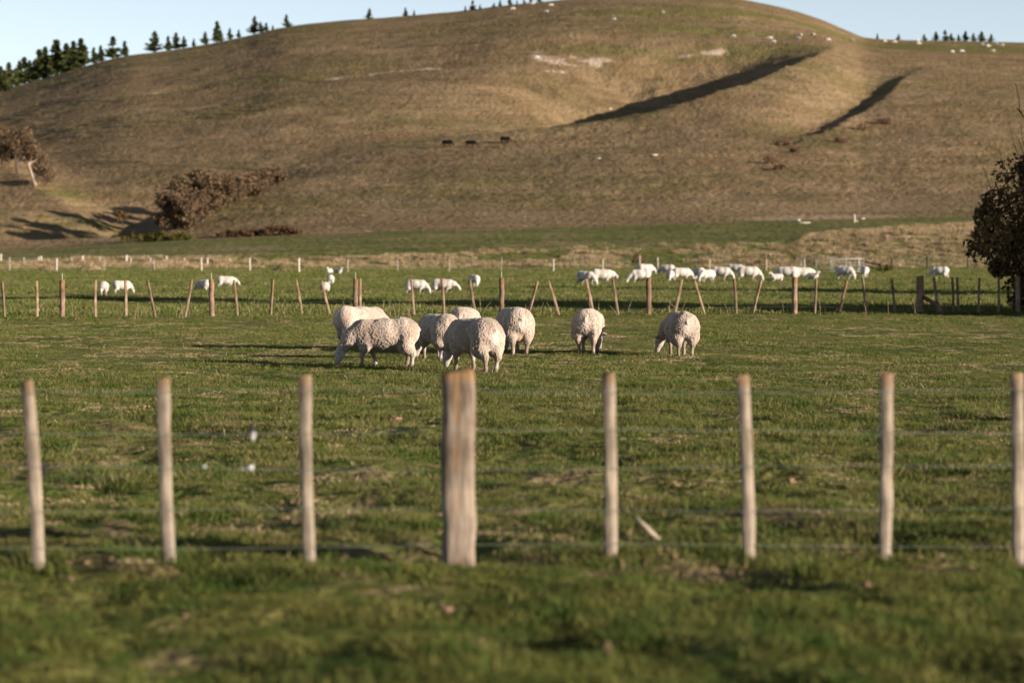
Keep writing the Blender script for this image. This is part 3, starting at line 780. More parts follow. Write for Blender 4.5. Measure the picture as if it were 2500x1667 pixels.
def surface_nets(f, lo, hi, step):
    K = 4
    n = (np.ceil((np.asarray(hi) - lo) / step / K).astype(int)) * K + 1
    ax = [lo[i] + step * np.arange(n[i]) for i in range(3)]
    Gc = np.stack(np.meshgrid(*[a[::K] for a in ax], indexing='ij'), -1)
    Dc = f(Gc.reshape(-1, 3)).reshape(Gc.shape[:3])
    near_ = Dc
    for i in range(3): near_ = np.repeat(near_, K, i)
    o_ = K // 2 - 1
    near_ = near_[o_:o_ + n[0], o_:o_ + n[1], o_:o_ + n[2]]
    D = near_.copy()
    sel = np.argwhere(np.abs(near_) < step * K * 1.6)
    D[tuple(sel.T)] = f(np.asarray(lo) + step * sel)
    inside = D < 0
    cs = [(i, j, k) for i in (0, 1) for j in (0, 1) for k in (0, 1)]
    sl = lambda A, c: A[c[0]:n[0] - 1 + c[0], c[1]:n[1] - 1 + c[1], c[2]:n[2] - 1 + c[2]]
    cnt = sum(sl(inside, c).astype(int) for c in cs)
    act = (cnt > 0) & (cnt < 8)
    I = np.argwhere(act)
    cv = {c: D[I[:, 0] + c[0], I[:, 1] + c[1], I[:, 2] + c[2]] for c in cs}
    acc = np.zeros((len(I), 3)); num = np.zeros(len(I))
    for a in cs:
        for b in cs:
            if sum(b) - sum(a) == 1 and all(y >= x for x, y in zip(a, b)):
                da, db = cv[a], cv[b]
                m = (da < 0) != (db < 0)
                t = np.where(m, da / np.where(np.abs(da - db) < 1e-12, 1, da - db), 0)
                acc += (np.array(a) + t[:, None] * (np.array(b) - np.array(a))) * m[:, None]; num += m
    idx = -np.ones(act.shape, int); idx[act] = np.arange(act.sum())
    V = np.asarray(lo) + step * (I + acc / num[:, None])
    F = []
    for ax_ in range(3):
        d = [0, 0, 0]; d[ax_] = 1
        o1, o2 = [k for k in range(3) if k != ax_]
        A = inside[tuple(slice(0, n[k] - d[k]) for k in range(3))]
        B = inside[tuple(slice(d[k], n[k]) for k in range(3))]
        E = np.argwhere(A != B)
        E = E[(E[:, o1] > 0) & (E[:, o2] > 0) & (E[:, o1] < n[o1] - 1) & (E[:, o2] < n[o2] - 1)]
        fl = A[tuple(E.T)]
        q = []
        for s1, s2 in ((-1, -1), (0, -1), (0, 0), (-1, 0)):
            c = E.copy(); c[:, o1] += s1; c[:, o2] += s2
            q.append(idx[tuple(c.T)])
        q = np.stack(q, 1)
        flip = fl if ax_ != 1 else ~fl
        q[~flip] = q[~flip][:, ::-1]
        F.append(q)
    F = np.vstack(F); F = F[(F >= 0).all(1)]
    return V, F

def sheep_mesh(name, step=0.0125, head='graze', hy=0.0, legs=(0, 0, 0, 0), udder=False, seed=0, wool=1.0, fat=1.0, tint=(0.58, 0.49, 0.41), face=(0.42, 0.375, 0.335), lamb=False, crouch=0.0):
    """one sheep as a continuous body facing +x, feet on z=0. hy: head carried to its left (+) or right. legs: fore-aft swing of FL, FR, HL, HR"""
    L = np.array
    wl = 0.025 * wool
    if head == 'graze':
        n1 = L((0.47, hy * 0.35, 0.42)); poll = L((0.62, hy * 0.8, 0.29)); muz = L((0.685, hy * 1.05, 0.075))
    elif head == 'low':
        n1 = L((0.50, hy * 0.35, 0.46)); poll = L((0.68, hy * 0.8, 0.38)); muz = L((0.80, hy * 1.1, 0.20))
    else:
        n1 = L((0.44, hy * 0.2, 0.64)); poll = L((0.53, hy * 0.6, 0.80)); muz = L((0.70, hy * 1.3, 0.72))
    HL_ = [(s, dx) for s, dx in ((1, legs[2]), (-1, legs[3]))]
    FL_ = [(s, dx) for s, dx in ((1, legs[0]), (-1, legs[1]))]
    def woolf(P):
        d = ell_(P, (-0.29, 0, 0.485), (0.235, 0.235 * fat, 0.225))
        d = smin(d, ell_(P, (0.0, 0, 0.465), (0.36, 0.262 * fat, 0.232)), 0.07)
        d = smin(d, ell_(P, (0.27, 0, 0.46), (0.20, 0.205 * fat, 0.215)), 0.07)
        d = smin(d, cap_(P, (0.34, 0, 0.50), n1, 0.165, 0.125 + wl), 0.07)
        d = smin(d, cap_(P, n1, poll * 0.8 + n1 * 0.2, 0.12 + wl, 0.083 + wl * 0.5), 0.05)
        for s, dx in HL_:
            d = smin(d, cap_(P, (-0.33, s * 0.115, 0.43), (-0.31 + dx * 0.35, s * 0.135, 0.30), 0.135, 0.088 + wl), 0.05)
            d = smin(d, cap_(P, (-0.31 + dx * 0.35, s * 0.135, 0.30), (-0.40 + dx * 0.7, s * 0.125, 0.205), 0.085 + wl, 0.045 + wl * 0.5), 0.04)
        for s, dx in FL_:
            d = smin(d, cap_(P, (0.26, s * 0.11, 0.40), (0.25 + dx * 0.4, s * 0.115, 0.27), 0.115, 0.058 + wl), 0.05)
        d = smin(d, cap_(P, (-0.47, 0, 0.585), (-0.525, 0, 0.525), 0.026, 0.02), 0.03)
        return d
    def skinf(P):
        hd = muz - poll
        d = cap_(P, poll, poll + hd * 0.45, 0.074, 0.068)
        d = smin(d, cap_(P, poll + hd * 0.35, muz, 0.064, 0.040), 0.03)
        d = smin(d, ell_(P, poll + hd * 0.85, (0.047, 0.04, 0.05)), 0.02)
        for s, dx in HL_:
            hk = L((-0.40 + dx * 0.7, s * 0.125, 0.205)); ft = L((-0.385 + dx, s * 0.12, 0.065)); to = L((-0.365 + dx, s * 0.12, 0.025))
            d = np.minimum(d, smin(cap_(P, hk, ft, 0.036, 0.023), cap_(P, ft, to, 0.027, 0.030), 0.02))
        for s, dx in FL_:
            kn = L((0.255 + dx * 0.7, s * 0.115, 0.20)); ft = L((0.245 + dx, s * 0.11, 0.065)); to = L((0.265 + dx, s * 0.11, 0.025))
            e = cap_(P, (0.25 + dx * 0.4, s * 0.115, 0.30), kn, 0.052, 0.032)
            e = smin(e, cap_(P, kn, ft, 0.031, 0.022), 0.02)
            d = np.minimum(d, smin(e, cap_(P, ft, to, 0.026, 0.030), 0.02))
        if udder:
            d = np.minimum(d, smin(ell_(P, (-0.27, 0, 0.29), (0.13, 0.095, 0.115)), cap_(P, (-0.29, 0.05, 0.22), (-0.29, 0.055, 0.165), 0.022, 0.012), 0.02))
        return d
    f = lambda P: smin(woolf(P), skinf(P), 0.025)
    lo = L((-0.68, -0.42 - abs(hy), -0.05)); hi = L((0.90, 0.42 + abs(hy), 0.95 if head == 'up' else 0.82))
    V, F = surface_nets(f, lo, hi, step)
    dw, dsn = woolf(V), skinf(V)
    w = smooth(-0.02, 0.03, dsn - dw)
    eps = 0.004
    Nn = np.stack([f(V + L(e)) - f(V - L(e)) for e in ((eps, 0, 0), (0, eps, 0), (0, 0, eps))], 1)
    Nn /= np.linalg.norm(Nn, axis=1)[:, None] + 1e-9
    # fleece: broad lumps, staples hanging down the flank and crimped tips
    q = V * L((1, 1, 0.55)) + seed * 1.7
    crimp = 0.5 - worley3(q * 50, seed)
    lump = vnoise3(V * 7 + seed, seed + 9) - 0.5
    fold = vnoise3(V * L((13, 13, 3.0)) + seed, seed + 19) - 0.5
    V2 = V + Nn * (w * wool * (0.016 * crimp + 0.005 * lump + 0.021 * fold) + (1 - w) * 0.004 * lump)[:, None]
    # colour: grey cream fleece, darker in the hollows between staples, dirty on the lower legs, clean bare breech
    t = L(tint)
    c = np.repeat(t[None], len(V), 0) * (1 + 1.0 * w * (crimp - 0.02) + 0.22 * lump + 0.45 * fold * w)[:, None]
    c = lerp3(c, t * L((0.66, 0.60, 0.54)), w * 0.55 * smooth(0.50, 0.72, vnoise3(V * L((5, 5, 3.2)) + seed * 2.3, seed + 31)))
    low = smooth(0.30, 0.10, V[:, 2])
    c = lerp3(c, L(face), 1 - w)
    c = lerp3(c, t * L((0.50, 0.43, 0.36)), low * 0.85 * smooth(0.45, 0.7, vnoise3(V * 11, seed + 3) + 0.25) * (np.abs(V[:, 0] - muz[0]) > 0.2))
    br = np.exp(-(((V[:, 0] + 0.53) / 0.10) ** 2 + (V[:, 1] / 0.065) ** 2 + ((V[:, 2] - 0.43) / 0.11) ** 2))
    c = lerp3(c, L((0.60, 0.515, 0.455)), np.clip(br * 1.2, 0, 1))
    c = lerp3(c, (0.09, 0.07, 0.055), smooth(0.032, 0.012, V[:, 2]))
    mz = np.exp(-(np.linalg.norm(V - muz, axis=1) / 0.045) ** 2)
    c = lerp3(c, (0.16, 0.11, 0.09), np.clip(mz * 0.8, 0, 1) * (1 - w))
    if udder:
        ud = smooth(0.03, 0.0, ell_(V, (-0.27, 0, 0.29), (0.13, 0.095, 0.115))) * (V[:, 2] < 0.33)
        c = lerp3(c, (0.42, 0.26, 0.17), ud * 0.85)
    if head == 'graze':
        V2[:, 2] += 0.035 * smooth(0.08, 0.30, V[:, 2]) * smooth(0.66, 0.40, V[:, 0])
    Q = np.vstack([F[:, [0, 1, 2]], F[:, [0, 2, 3]]])
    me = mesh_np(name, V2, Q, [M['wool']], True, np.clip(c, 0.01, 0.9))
    return me, poll, muz

def ear_mesh():
    t = np.linspace(0, 1, 7); w = 0.030 * np.sin(np.pi * np.clip(t * 0.9 + 0.1, 0, 1)) ** 0.7
    P = []
    for ti, wi in zip(t, w):
        P += [(0, ti * 0.115, -wi), (0.012 * (1 - ti), ti * 0.115, 0.0), (0, ti * 0.115, wi), (-0.010, ti * 0.115, 0)]
    n = len(t); i = np.arange(n * 4).reshape(n, 4); j = np.roll(i, -1, 1)
    F = np.stack([i[:-1].ravel(), j[:-1].ravel(), j[1:].ravel(), i[1:].ravel()], 1)
    return quads_to_mesh('ear', [(np.array(P), F)], [M['ear']], True)
EAR = ear_mesh()
EYE = blob('eye', M['eye'], 0.013, 3, 2, (1, 1, 1), 0.0)
def hoof_mesh():
    parts = []
    for s in (-1, 1):
        V = np.array([(-.022, s * .002, .035), (.018, s * .002, .038), (.018, s * .024, .036), (-.022, s * .024, .033), (-.028, s * .002, 0), (.040, s * .004, 0), (.034, s * .022, 0), (-.028, s * .028, 0)])
        parts.append((V, np.array([(0, 1, 2, 3), (4, 5, 1, 0), (5, 6, 2, 1), (6, 7, 3, 2), (7, 4, 0, 3), (7, 6, 5, 4)])))
    return quads_to_mesh('hoof', parts, [M['hoof']])
HOOF = hoof_mesh()

def sheep_parts(root, poll, muz, legs, full=True):
    hd = (muz - poll); L_ = np.linalg.norm(hd); hd = hd / L_
    side = np.cross(hd, (0, 0, 1)); side /= np.linalg.norm(side) + 1e-9      # the animal's right
    if side[1] > 0: side = -side
    up = np.cross(side, hd)
    for s in (1, -1):
        # ears out and slightly back from behind the poll
        d = Vector(side * s * 0.9 - hd * 0.25 + up * 0.05 - np.array((0, 0, 0.25))).normalized()
        x = Vector(hd).cross(d).normalized(); z = x.cross(d)
        o = obj('ear', EAR, root, Vector(poll + side * s * 0.062 + up * 0.012))
        o.rotation_euler = Matrix((x, d, z)).transposed().to_euler()
        if full:
            obj('eye', EYE, root, Vector(poll + hd * 0.085 + side * s * 0.063 + up * 0.022))
    if full:
        for sx, dx, s in ((0.262, legs[0], 0.11), (0.262, legs[1], -0.11), (-0.368, legs[2], 0.12), (-0.368, legs[3], -0.12)):
            obj('hoof', HOOF, root, (sx + dx, s, 0.0))

def place_sheep(me, poll, muz, legs, loc, heading, scale, label, group=None, full=True, cat='sheep', sink=0.0, ears=True):
    r = empty('sheep', (loc[0], loc[1], loc[2] - sink), math.radians(heading))
    r.scale = (scale,) * 3
    obj('body', me, r)
    if ears: sheep_parts(r, poll, muz, legs, full)
    tag(r, label, cat, group)
    return r

# the flock in focus: (x, foot row in photo px 2500, heading deg: 0 = right, 90 = away), ...
FLOCK = [
    dict(x=880, y=853, hd=38, sc=1.03, hy=0.0, legs=(0.05, -0.05, 0.08, -0.06), tint=(0.476, 0.384, 0.321), wool=0.6, label='white short-fleeced sheep behind the left grazing one, rump at the far left of the flock', dx=0.25),
    dict(x=938, y=896, hd=181, sc=1.05, hy=0.03, legs=(0.08, -0.12, -0.03, 0.05), tint=(0.393, 0.317, 0.265), label='woolly sheep in side view grazing leftward, leftmost head of the flock'),
    dict(x=1070, y=880, hd=118, sc=1.05, hy=0.05, legs=(0.02, -0.04, 0.06, -0.04), tint=(0.439, 0.354, 0.296), wool=0.8, label='pale sheep half shaded, between the side-on grazer and the front sheep'),
    dict(x=1136, y=858, hd=80, sc=1.05, hy=-0.05, legs=(0, 0, 0, 0), tint=(0.439, 0.354, 0.296), label='sheep at the back of the huddle, only its woolly back showing'),
    dict(x=1158, y=908, hd=124, sc=1.10, hy=0.02, legs=(0.04, -0.06, -0.08, 0.03), tint=(0.385, 0.310, 0.258), label='big woolly sheep nearest the camera, rump turned right above the broad post'),
    dict(x=1254, y=868, hd=104, sc=1.09, hy=-0.04, legs=(0.03, -0.05, -0.05, 0.04), tint=(0.411, 0.332, 0.277), udder=True, label='woolly ewe seen from behind with full udder, right end of the huddle'),
    dict(x=1437, y=868, hd=82, sc=1.03, hy=-0.10, legs=(-0.03, 0.05, 0.05, -0.04), tint=(0.421, 0.339, 0.283), label='lone sheep seen from behind, middle of the field right of the huddle'),
    dict(x=1661, y=872, hd=98, sc=1.03, hy=0.24, legs=(0.0, 0.0, -0.04, 0.04), tint=(0.367, 0.295, 0.246), label='rightmost sheep of the flock, from behind with its head turned left'),
]
for i, s in enumerate(FLOCK):
    me, poll, muz = sheep_mesh('fleece_body', 0.0105, 'graze', s['hy'], s['legs'], s.get('udder', False), 11 + i * 3, s.get('wool', 1.0), 1.0, s['tint'])
    u, e = ray(s['x'], s['y']); Y = -CAM_Z / e; X = u * Y
    z = hz(X, Y)
    place_sheep(me, poll, muz, s['legs'], (X, Y, z), s['hd'], s['sc'], s['label'], 'flock grazing in the near paddock')

# the second flock beyond the fence
WHITE = (0.54, 0.50, 0.46); WFACE = (0.55, 0.51, 0.475)
VAR = {}
VAR['a'] = (*sheep_mesh('white_sheep_body', 0.02, 'graze', 0.05, (0.06, -0.06, 0.07, -0.05), False, 61, 0.5, 1.0, WHITE, WFACE), (0.06, -0.06, 0.07, -0.05))
VAR['b'] = (*sheep_mesh('white_sheep_body', 0.02, 'graze', -0.10, (-0.05, 0.04, -0.06, 0.06), False, 64, 0.5, 1.06, WHITE, WFACE), (-0.05, 0.04, -0.06, 0.06))
VAR['l'] = (*sheep_mesh('white_sheep_body', 0.02, 'low', 0.0, (0.08, -0.1, 0.1, -0.1), False, 67, 0.5, 1.0, WHITE, WFACE), (0.08, -0.1, 0.1, -0.1))
VAR['u'] = (*sheep_mesh('white_sheep_body', 0.02, 'up', 0.03, (0.0, 0.03, 0.0, 0.05), False, 70, 0.4, 0.9, WHITE, WFACE), (0, 0.03, 0, 0.05))
SECOND = [
    (253, 720.5, 'b', 100, 1.0, 'white sheep seen from behind beyond the fence, leftmost of all'),
    (298, 718, 'a', 30, 1.0, 'white sheep turned right behind the fifth stake, second from left'),
    (497, 715, 'a', 140, 1.0, 'white sheep half hidden by a fence post on the left'),
    (552, 703, 'l', 15, 1.05, 'white sheep right of the half hidden one, standing side-on on the left'),
    (792, 718, 'b', 105, 0.95, 'white sheep behind a leaning stake, nearest of the left-centre string'),
    (807, 697, 'a', 95, 0.95, 'white sheep seen from behind, middle of the left-centre string'),
    (804, 670, 'u', 250, 0.85, 'white sheep facing the camera head up, left of the farthest pair'),
    (825, 672, 'u', 320, 0.85, 'white sheep with raised head, right of the farthest pair'),
    (1016, 718, 'a', 352, 1.0, 'white sheep grazing rightward, left of the two central grazers'),
    (1082, 715, 'l', 350, 1.08, 'white sheep with stretched stride grazing rightward, right of the two central grazers'),
    (1158, 703, 'b', 292, 1.0, 'white sheep facing the camera with head down, right of the central grazers'),
    (1430, 700, 'a', 318, 1.0, 'white sheep with head down, left of the right-hand crowd'),
    (1470, 692, 'l', 10, 1.12, 'cream sheep side-on with shaded belly, second of the right-hand crowd'),
    (1563, 692, 'a', 186, 1.1, 'white sheep grazing leftward in front of a thick fence post'),
    (1576, 673, 'b', 20, 1.1, 'white sheep standing right behind the leftward grazer'),
    (1628, 674, 'b', 160, 1.0, 'white sheep in the back row with shaded left side, above the close pair'),
    (1637, 687, 'b', 270, 0.95, 'white sheep facing the camera, left of the close pair'),
    (1664, 687, 'a', 12, 1.08, 'white sheep with back sloping right, right of the close pair'),
    (1706, 684, 'b', 110, 1.0, 'white sheep seen from behind, partly behind a grazing sheep'),
    (1726, 689, 'a', 222, 1.0, 'white sheep grazing toward the camera, left of the long pair'),
    (1760, 687, 'a', 345, 1.08, 'white sheep grazing rightward, right of the long pair'),
    (1795, 670, 'l', 340, 1.05, 'white sheep in the back row with head behind its neighbour'),
    (1827, 688, 'a', 355, 1.18, 'large white sheep nose down with dark shaded belly'),
    (1896, 689, 'u', 200, 0.7, 'white lamb at the left foot of the big ewe'),
    (1921, 687, 'b', 172, 1.18, 'big white ewe side-on behind the brown post top'),
    (1960, 686, 'l', 10, 1.1, 'cream ewe just right of the brown post top'),
    (1983, 687, 'u', 330, 0.68, 'white lamb looking up at the right of the cream ewe'),
    (2062, 683, 'b', 322, 1.1, 'white sheep with blue-shaded flank in front of the gate'),
    (2112, 679, 'b', 268, 0.95, 'white sheep at the right end of the gate'),
    (2294, 682, 'a', 160, 1.05, 'white sheep by itself near the dark tree, far right'),
]
for x, y, v, hdg, sc, lab in SECOND:
    me, poll, muz, lg = VAR[v]
    u, e = ray(x, y); Y = -CAM_Z / e; X = u * Y
    if Y > 178: Y = 178.0; X = u * Y
    place_sheep(me, poll, muz, lg, (X, Y, hz(X, Y)), hdg, sc * (0.72 if x < 900 else 0.80 if x < 1200 else 0.93), lab, 'white flock beyond the paddock fence', False, 'sheep', 0.01)

# sheep on the hill top
HV = [(*sheep_mesh('hill_sheep_body', 0.04, 'graze', 0.05, (0.05, -0.05, 0.05, -0.05), False, 81, 0.3, 1.0, WHITE, WFACE),)]
HV.append((*sheep_mesh('hill_sheep_body', 0.04, 'low', -0.05, (0.0, 0.05, -0.05, 0.05), False, 83, 0.3, 1.0, WHITE, WFACE),))
crest_l = [(1301, 10), (1345, 14), (1253, 23), (1334, 30), (1498, 49), (1310, 143), (1616, 32)]
ridge_r = [(1790, 91), (1881, 95), (1888, 104), (1953, 88), (1948, 96), (1984, 86), (2022, 99), (2079, 100), (2160, 102), (2185, 104), (2240, 101), (2243, 108), (2396, 110), (2412, 114), (2431, 109), (2446, 112), (2325, 128), (2348, 127), (2424, 126)]
for grp, pts, txt in (('sheep near the hill top', sorted(crest_l), 'tiny white sheep under the hill summit'), ('sheep along the right-hand ridge', sorted(ridge_r), 'tiny white sheep on the right-hand ridge')):
    for i, (x, y) in enumerate(pts):
        X, Y, z = hit(x, y + 3)
        me, poll, muz = HV[i % 2]
        place_sheep(me, poll, muz, (0, 0, 0, 0), (X, Y, z), random.choice([10, 170, 200, 330, 150, 30]), 1.02, txt + ', ' + ORD[i] + ' from the left', grp, False, 'sheep', 0.0, False)

# ------------------------------------------------------------------ cattle on the hill
def cow_mesh():
    def f(P):
        d = ell_(P, (-0.55, 0, 0.98), (0.45, 0.33, 0.36))
        d = smin(d, ell_(P, (0, 0, 0.95), (0.75, 0.36, 0.37)), 0.15)
        d = smin(d, ell_(P, (0.5, 0, 0.98), (0.40, 0.30, 0.38)), 0.15)
        d = smin(d, cap_(P, (0.75, 0, 1.05), (1.05, 0, 0.75), 0.22, 0.14), 0.1)
        d = smin(d, cap_(P, (1.08, 0, 0.72), (1.26, 0, 0.36), 0.13, 0.085), 0.05)
        d = np.minimum(d, cap_(P, (1.03, -0.22, 0.78), (1.03, 0.22, 0.78), 0.045, 0.045))
        for s in (1, -1):
            d = smin(d, cap_(P, (-0.72, s * 0.18, 0.85), (-0.72, s * 0.19, 0.5), 0.19, 0.09), 0.08)
            d = smin(d, cap_(P, (-0.72, s * 0.19, 0.5), (-0.70, s * 0.19, 0.03), 0.075, 0.06), 0.03)
            d = smin(d, cap_(P, (0.52, s * 0.16, 0.8), (0.5, s * 0.17, 0.45), 0.15, 0.08), 0.08)
            d = smin(d, cap_(P, (0.5, s * 0.17, 0.45), (0.5, s * 0.17, 0.03), 0.07, 0.06), 0.03)
        d = np.minimum(d, cap_(P, (-0.98, 0, 1.2), (-1.05, 0, 0.6), 0.04, 0.05))
        return d
    V, F = surface_nets(f, np.array((-1.2, -0.5, -0.05)), np.array((1.45, 0.5, 1.5)), 0.055)
    return mesh_np('cow_body', V, np.vstack([F[:, [0, 1, 2]], F[:, [0, 2, 3]]]), [M['hide']], True)
COW = cow_mesh()
for (x, y), hdg, lab in (((1092, 360), 8, 'black cow on the hillside, leftmost of the three'), ((1149, 360), 5, 'black cow on the hillside, middle one of the three'), ((1233, 351), 20, 'black cow on the hillside, rightmost of the three, a little higher')):
    X, Y, z = hit(x, y)
    r = empty('cow', (X, Y, z), math.radians(hdg)); r.scale = (0.78,) * 3
    obj('body', COW, r); tag(r, lab, 'cow', 'black cattle on the hill')

# ------------------------------------------------------------------ trees
def leaf_cloud(C, R, n, size, rg, flat=0.6, up=0.0):
    """n leaf-sized triangles/quads around clump centres C with radii R"""
    k = rg.integers(0, len(C), n)
    d = rg.standard_normal((n, 3)); d /= np.linalg.norm(d, axis=1)[:, None]
    P = C[k] + d * (R[k] * rg.uniform(0.25, 1.0, n) ** 0.6)[:, None] * np.array((1, 1, flat))
    a = rg.standard_normal((n, 3)) + np.array((0, 0, up)); a /= np.linalg.norm(a, axis=1)[:, None]
    b = np.cross(a, rg.standard_normal((n, 3))); b /= np.linalg.norm(b, axis=1)[:, None] + 1e-9
    s = size * rg.uniform(0.6, 1.4, n)[:, None]
    V = np.stack([P - a * s, P + b * s * 0.45, P + a * s, P - b * s * 0.45], 1).reshape(-1, 3)
    F = np.arange(4 * n).reshape(n, 4)
    return V, F

def branches(rg, h, spread, lean=(0, 0), depth=4, trunk_r=0.12, first=0.3, n0=6, upk=0.35, multi=1):
    """recursive limbs: returns tubes and tip points"""
    tubes, tips = [], []
    def grow(p, d, L, r, dep):
        k = 4; P = [p]
        q = p.copy(); dd = d.copy()
        for i in range(k):
            dd = dd + (0.07 if dep == depth else 0.22) * rg.standard_normal(3) + np.array((lean[0], lean[1], upk)) * 0.12
            dd /= np.linalg.norm(dd); q = q + dd * L / k; P.append(q.copy())
        R = np.linspace(r, r * 0.55, k + 1)
        tubes.append(tube(P, R, 6 if dep == depth else (4 if dep > 1 else 3), dep == depth))
        if dep == 0: tips.append(q); return
        for c in range(n0 if dep == depth else 3):
            t = rg.uniform(first if dep == depth else 0.35, 1.0); j = min(int(t * k), k - 1)
            b = P[j] + (P[j + 1] - P[j]) * (t * k - j)
            az = rg.uniform(0, 2 * math.pi)
            side = np.array((math.cos(az), math.sin(az), 0.15 + 0.5 * rg.random())) * spread
            nd = dd * 0.5 + side; nd /= np.linalg.norm(nd)
            grow(b, nd, L * rg.uniform(0.45, 0.7), r * 0.5, dep - 1)
        tips.append(q)
    for m in range(multi):
        d0 = np.array((lean[0] + 0.25 * (multi > 1) * rg.standard_normal(), lean[1] + 0.25 * (multi > 1) * rg.standard_normal(), 1.0)); d0 /= np.linalg.norm(d0)
        grow(np.array((0.0, 0.0, -0.2)), d0, h * 0.55, trunk_r, depth)
    return tubes, np.array(tips)

def broad_tree(name, seed, h, spread, nleaf, leaf, mat, bark, clump, label, cat, loc, lean=(0, 0), multi=1, depth=3, group=None, first=0.3, trunk_r=None, sc=(1, 1, 1), flat=0.7, n0=6):
    rg = np.random.default_rng(seed)
    tb, tips = branches(rg, h, spread, lean, depth, trunk_r or 0.03 * h, first, n0, 0.35, multi)
    top = max(tips[:, 2].max(), 0.1); k = h / (top + clump * 0.5)
    r = empty(name, loc); tag(r, label, cat, group)
    tb = [(V * k, F) for V, F in tb]; tips = tips * k
    V, F = leaf_cloud(tips, np.full(len(tips), clump) * rg.uniform(0.6, 1.3, len(tips)), nleaf, leaf, rg, flat)
    z0 = V[:, 2] < 0.02; V[z0, 2] = 0.02
    a = obj('trunk', quads_to_mesh('trunk', tb, [bark], True), r); b = obj('crown', mesh_np('crown', V, F, [mat]), r)
    r.scale = sc
    return r

def conifer_mesh(seed, h, width, gap):
    """young pine: tapered trunk, whorls of upswept branches carrying needle sprays"""
    rg = np.random.default_rng(seed)
    trunk = quads_to_mesh('trunk', [tube([(0, 0, -0.4), (0, 0, h * 0.5), (0, 0, h * 0.99)], [0.022 * h, 0.014 * h, 0.004 * h], 6)], [M['bark']], True)
    Vs, Fs, o = [], [], 0
    C, R = [], []
    nl = int(h * 3.2)
    for i in range(nl):
        t = (i + 0.5) / nl
        if gap and abs(t - gap) < 0.05: continue
        z = h * (0.06 + 0.93 * t)
        rad = width * h * (1 - t) ** 1.05 * rg.uniform(0.5, 1.25) + 0.05
        for j in range(rg.integers(3, 6)):
            az = rg.uniform(0, 2 * math.pi); rr = rad * rg.uniform(0.55, 1.1)
            for s in np.linspace(0.25, 1, 4):
                C.append((math.cos(az) * rr * s, math.sin(az) * rr * s, z + 0.35 * rr * s ** 1.6)); R.append(0.045 * h * (0.2 + 0.8 * (1 - t)) + 0.04)
    C += [(0, 0, h * q) for q in (0.86, 0.92, 0.97, 1.0)] * 3; R += [0.10, 0.08, 0.05, 0.03] * 3
    V, F = leaf_cloud(np.array(C), np.array(R), int(600 * h), 0.19, rg, 0.8, 1.0)
    return trunk, mesh_np('crown', V, F, [M['pine']])
CON = [conifer_mesh(300 + i, 5.0, w, g) for i, (w, g) in enumerate([(0.20, 0), (0.26, 0), (0.17, 0.5), (0.24, 0), (0.30, 0), (0.15, 0)])]

def conifer(x, base, top, v, label, group, wide=1.0):
    X, Y, z = hit(x, base + 1.5)
    if Y > 650: Y = 640.0; X = ray(x, base)[0] * Y; z = hz(X, Y)
    et = ray(x, top)[1]; h = max(1.2, CAM_Z + et * Y - z)
    r = empty('pine_tree', (X, Y, z - 0.1), random.uniform(0, 6.28)); k = h / 5.0
    r.scale = (k * wide * 1.7, k * wide * 1.7, k * 1.04)
    obj('trunk', CON[v][0], r); obj('crown', CON[v][1], r)
    tag(r, label, 'pine tree', group)

# (x, foot, top) in photo px, left skyline then summit then right ridge
LEFT = [(2, 222, 165, 1, 1.2), (12, 222, 180, 4, 1.1), (22, 215, 156, 0, 1.2), (38, 210, 168, 1, 1), (48, 205, 152, 3, 1.0), (60, 203, 143, 2, 1.2), (72, 200, 150, 1, 1), (84, 196, 153, 4, 1), (96, 192, 125, 5, 1.3), (105, 189, 140, 1, 1),
        (111, 186, 119, 0, 1.1), (124, 180, 140, 4, 1.0), (138, 175, 102, 5, 1.35), (150, 170, 128, 1, 1), (162, 165, 110, 0, 1.3), (179, 162, 104, 1, 1.1), (190, 157, 120, 3, 1.0), (198, 152, 98, 0, 1.2), (207, 148, 112, 4, 0.9),
        (229, 147, 118, 5, 1.2), (246, 143, 113, 1, 1.1), (276, 136, 92, 2, 1.3), (305, 132, 102, 5, 1.3)]
UPPER = [(378, 125, 79, 4, 1.15), (411, 122, 90, 5, 1.2), (430, 119, 82, 0, 1.2), (449, 115, 90, 0, 1.1), (473, 113, 95, 5, 1.1), (501, 108, 79, 1, 1.1), (530, 102, 55, 5, 1.2), (539, 101, 75, 4, 1), (561, 93, 70, 1, 1.0), (583, 89, 73, 1, 1.0),
         (622, 78, 42, 4, 0.95), (636, 77, 55, 4, 1.1), (650, 74, 56, 1, 1.1), (666, 71, 62, 3, 1.0), (699, 66, 37, 4, 1.0), (902, 46, 22, 3, 1.15), (990, 39, 20, 5, 1.3), (1011, 37, 25, 5, 1.0)]
SUMMIT = [(1136, 27, 15, 5, 1.1), (1154, 24, 2, 2, 1.2), (1172, 22, 11, 5, 1.2), (1206, 17, 8, 4, 1.2), (1221, 15, 0, 5, 1.2), (1244, 12, -6, 3, 1.1), (1262, 11, 1, 0, 1), (1279, 8, -3, 4, 1), (1296, 6, -6, 1, 1.2), (1315, 3, -10, 4, 1.2)]
RIGHT = [(2142, 95, 81, 5, 0.9), (2194, 96, 84, 4, 1.2), (2256, 97, 84, 4, 1.2), (2285, 98, 78, 1, 1.3), (2307, 99, 75, 2, 1.5), (2322, 99, 82, 4, 1.2), (2340, 99, 85, 4, 1.1), (2357, 99, 77, 1, 1.3), (2376, 100, 82, 4, 1.2), (2396, 99, 78, 4, 1.3), (2420, 100, 84, 4, 1.2)]
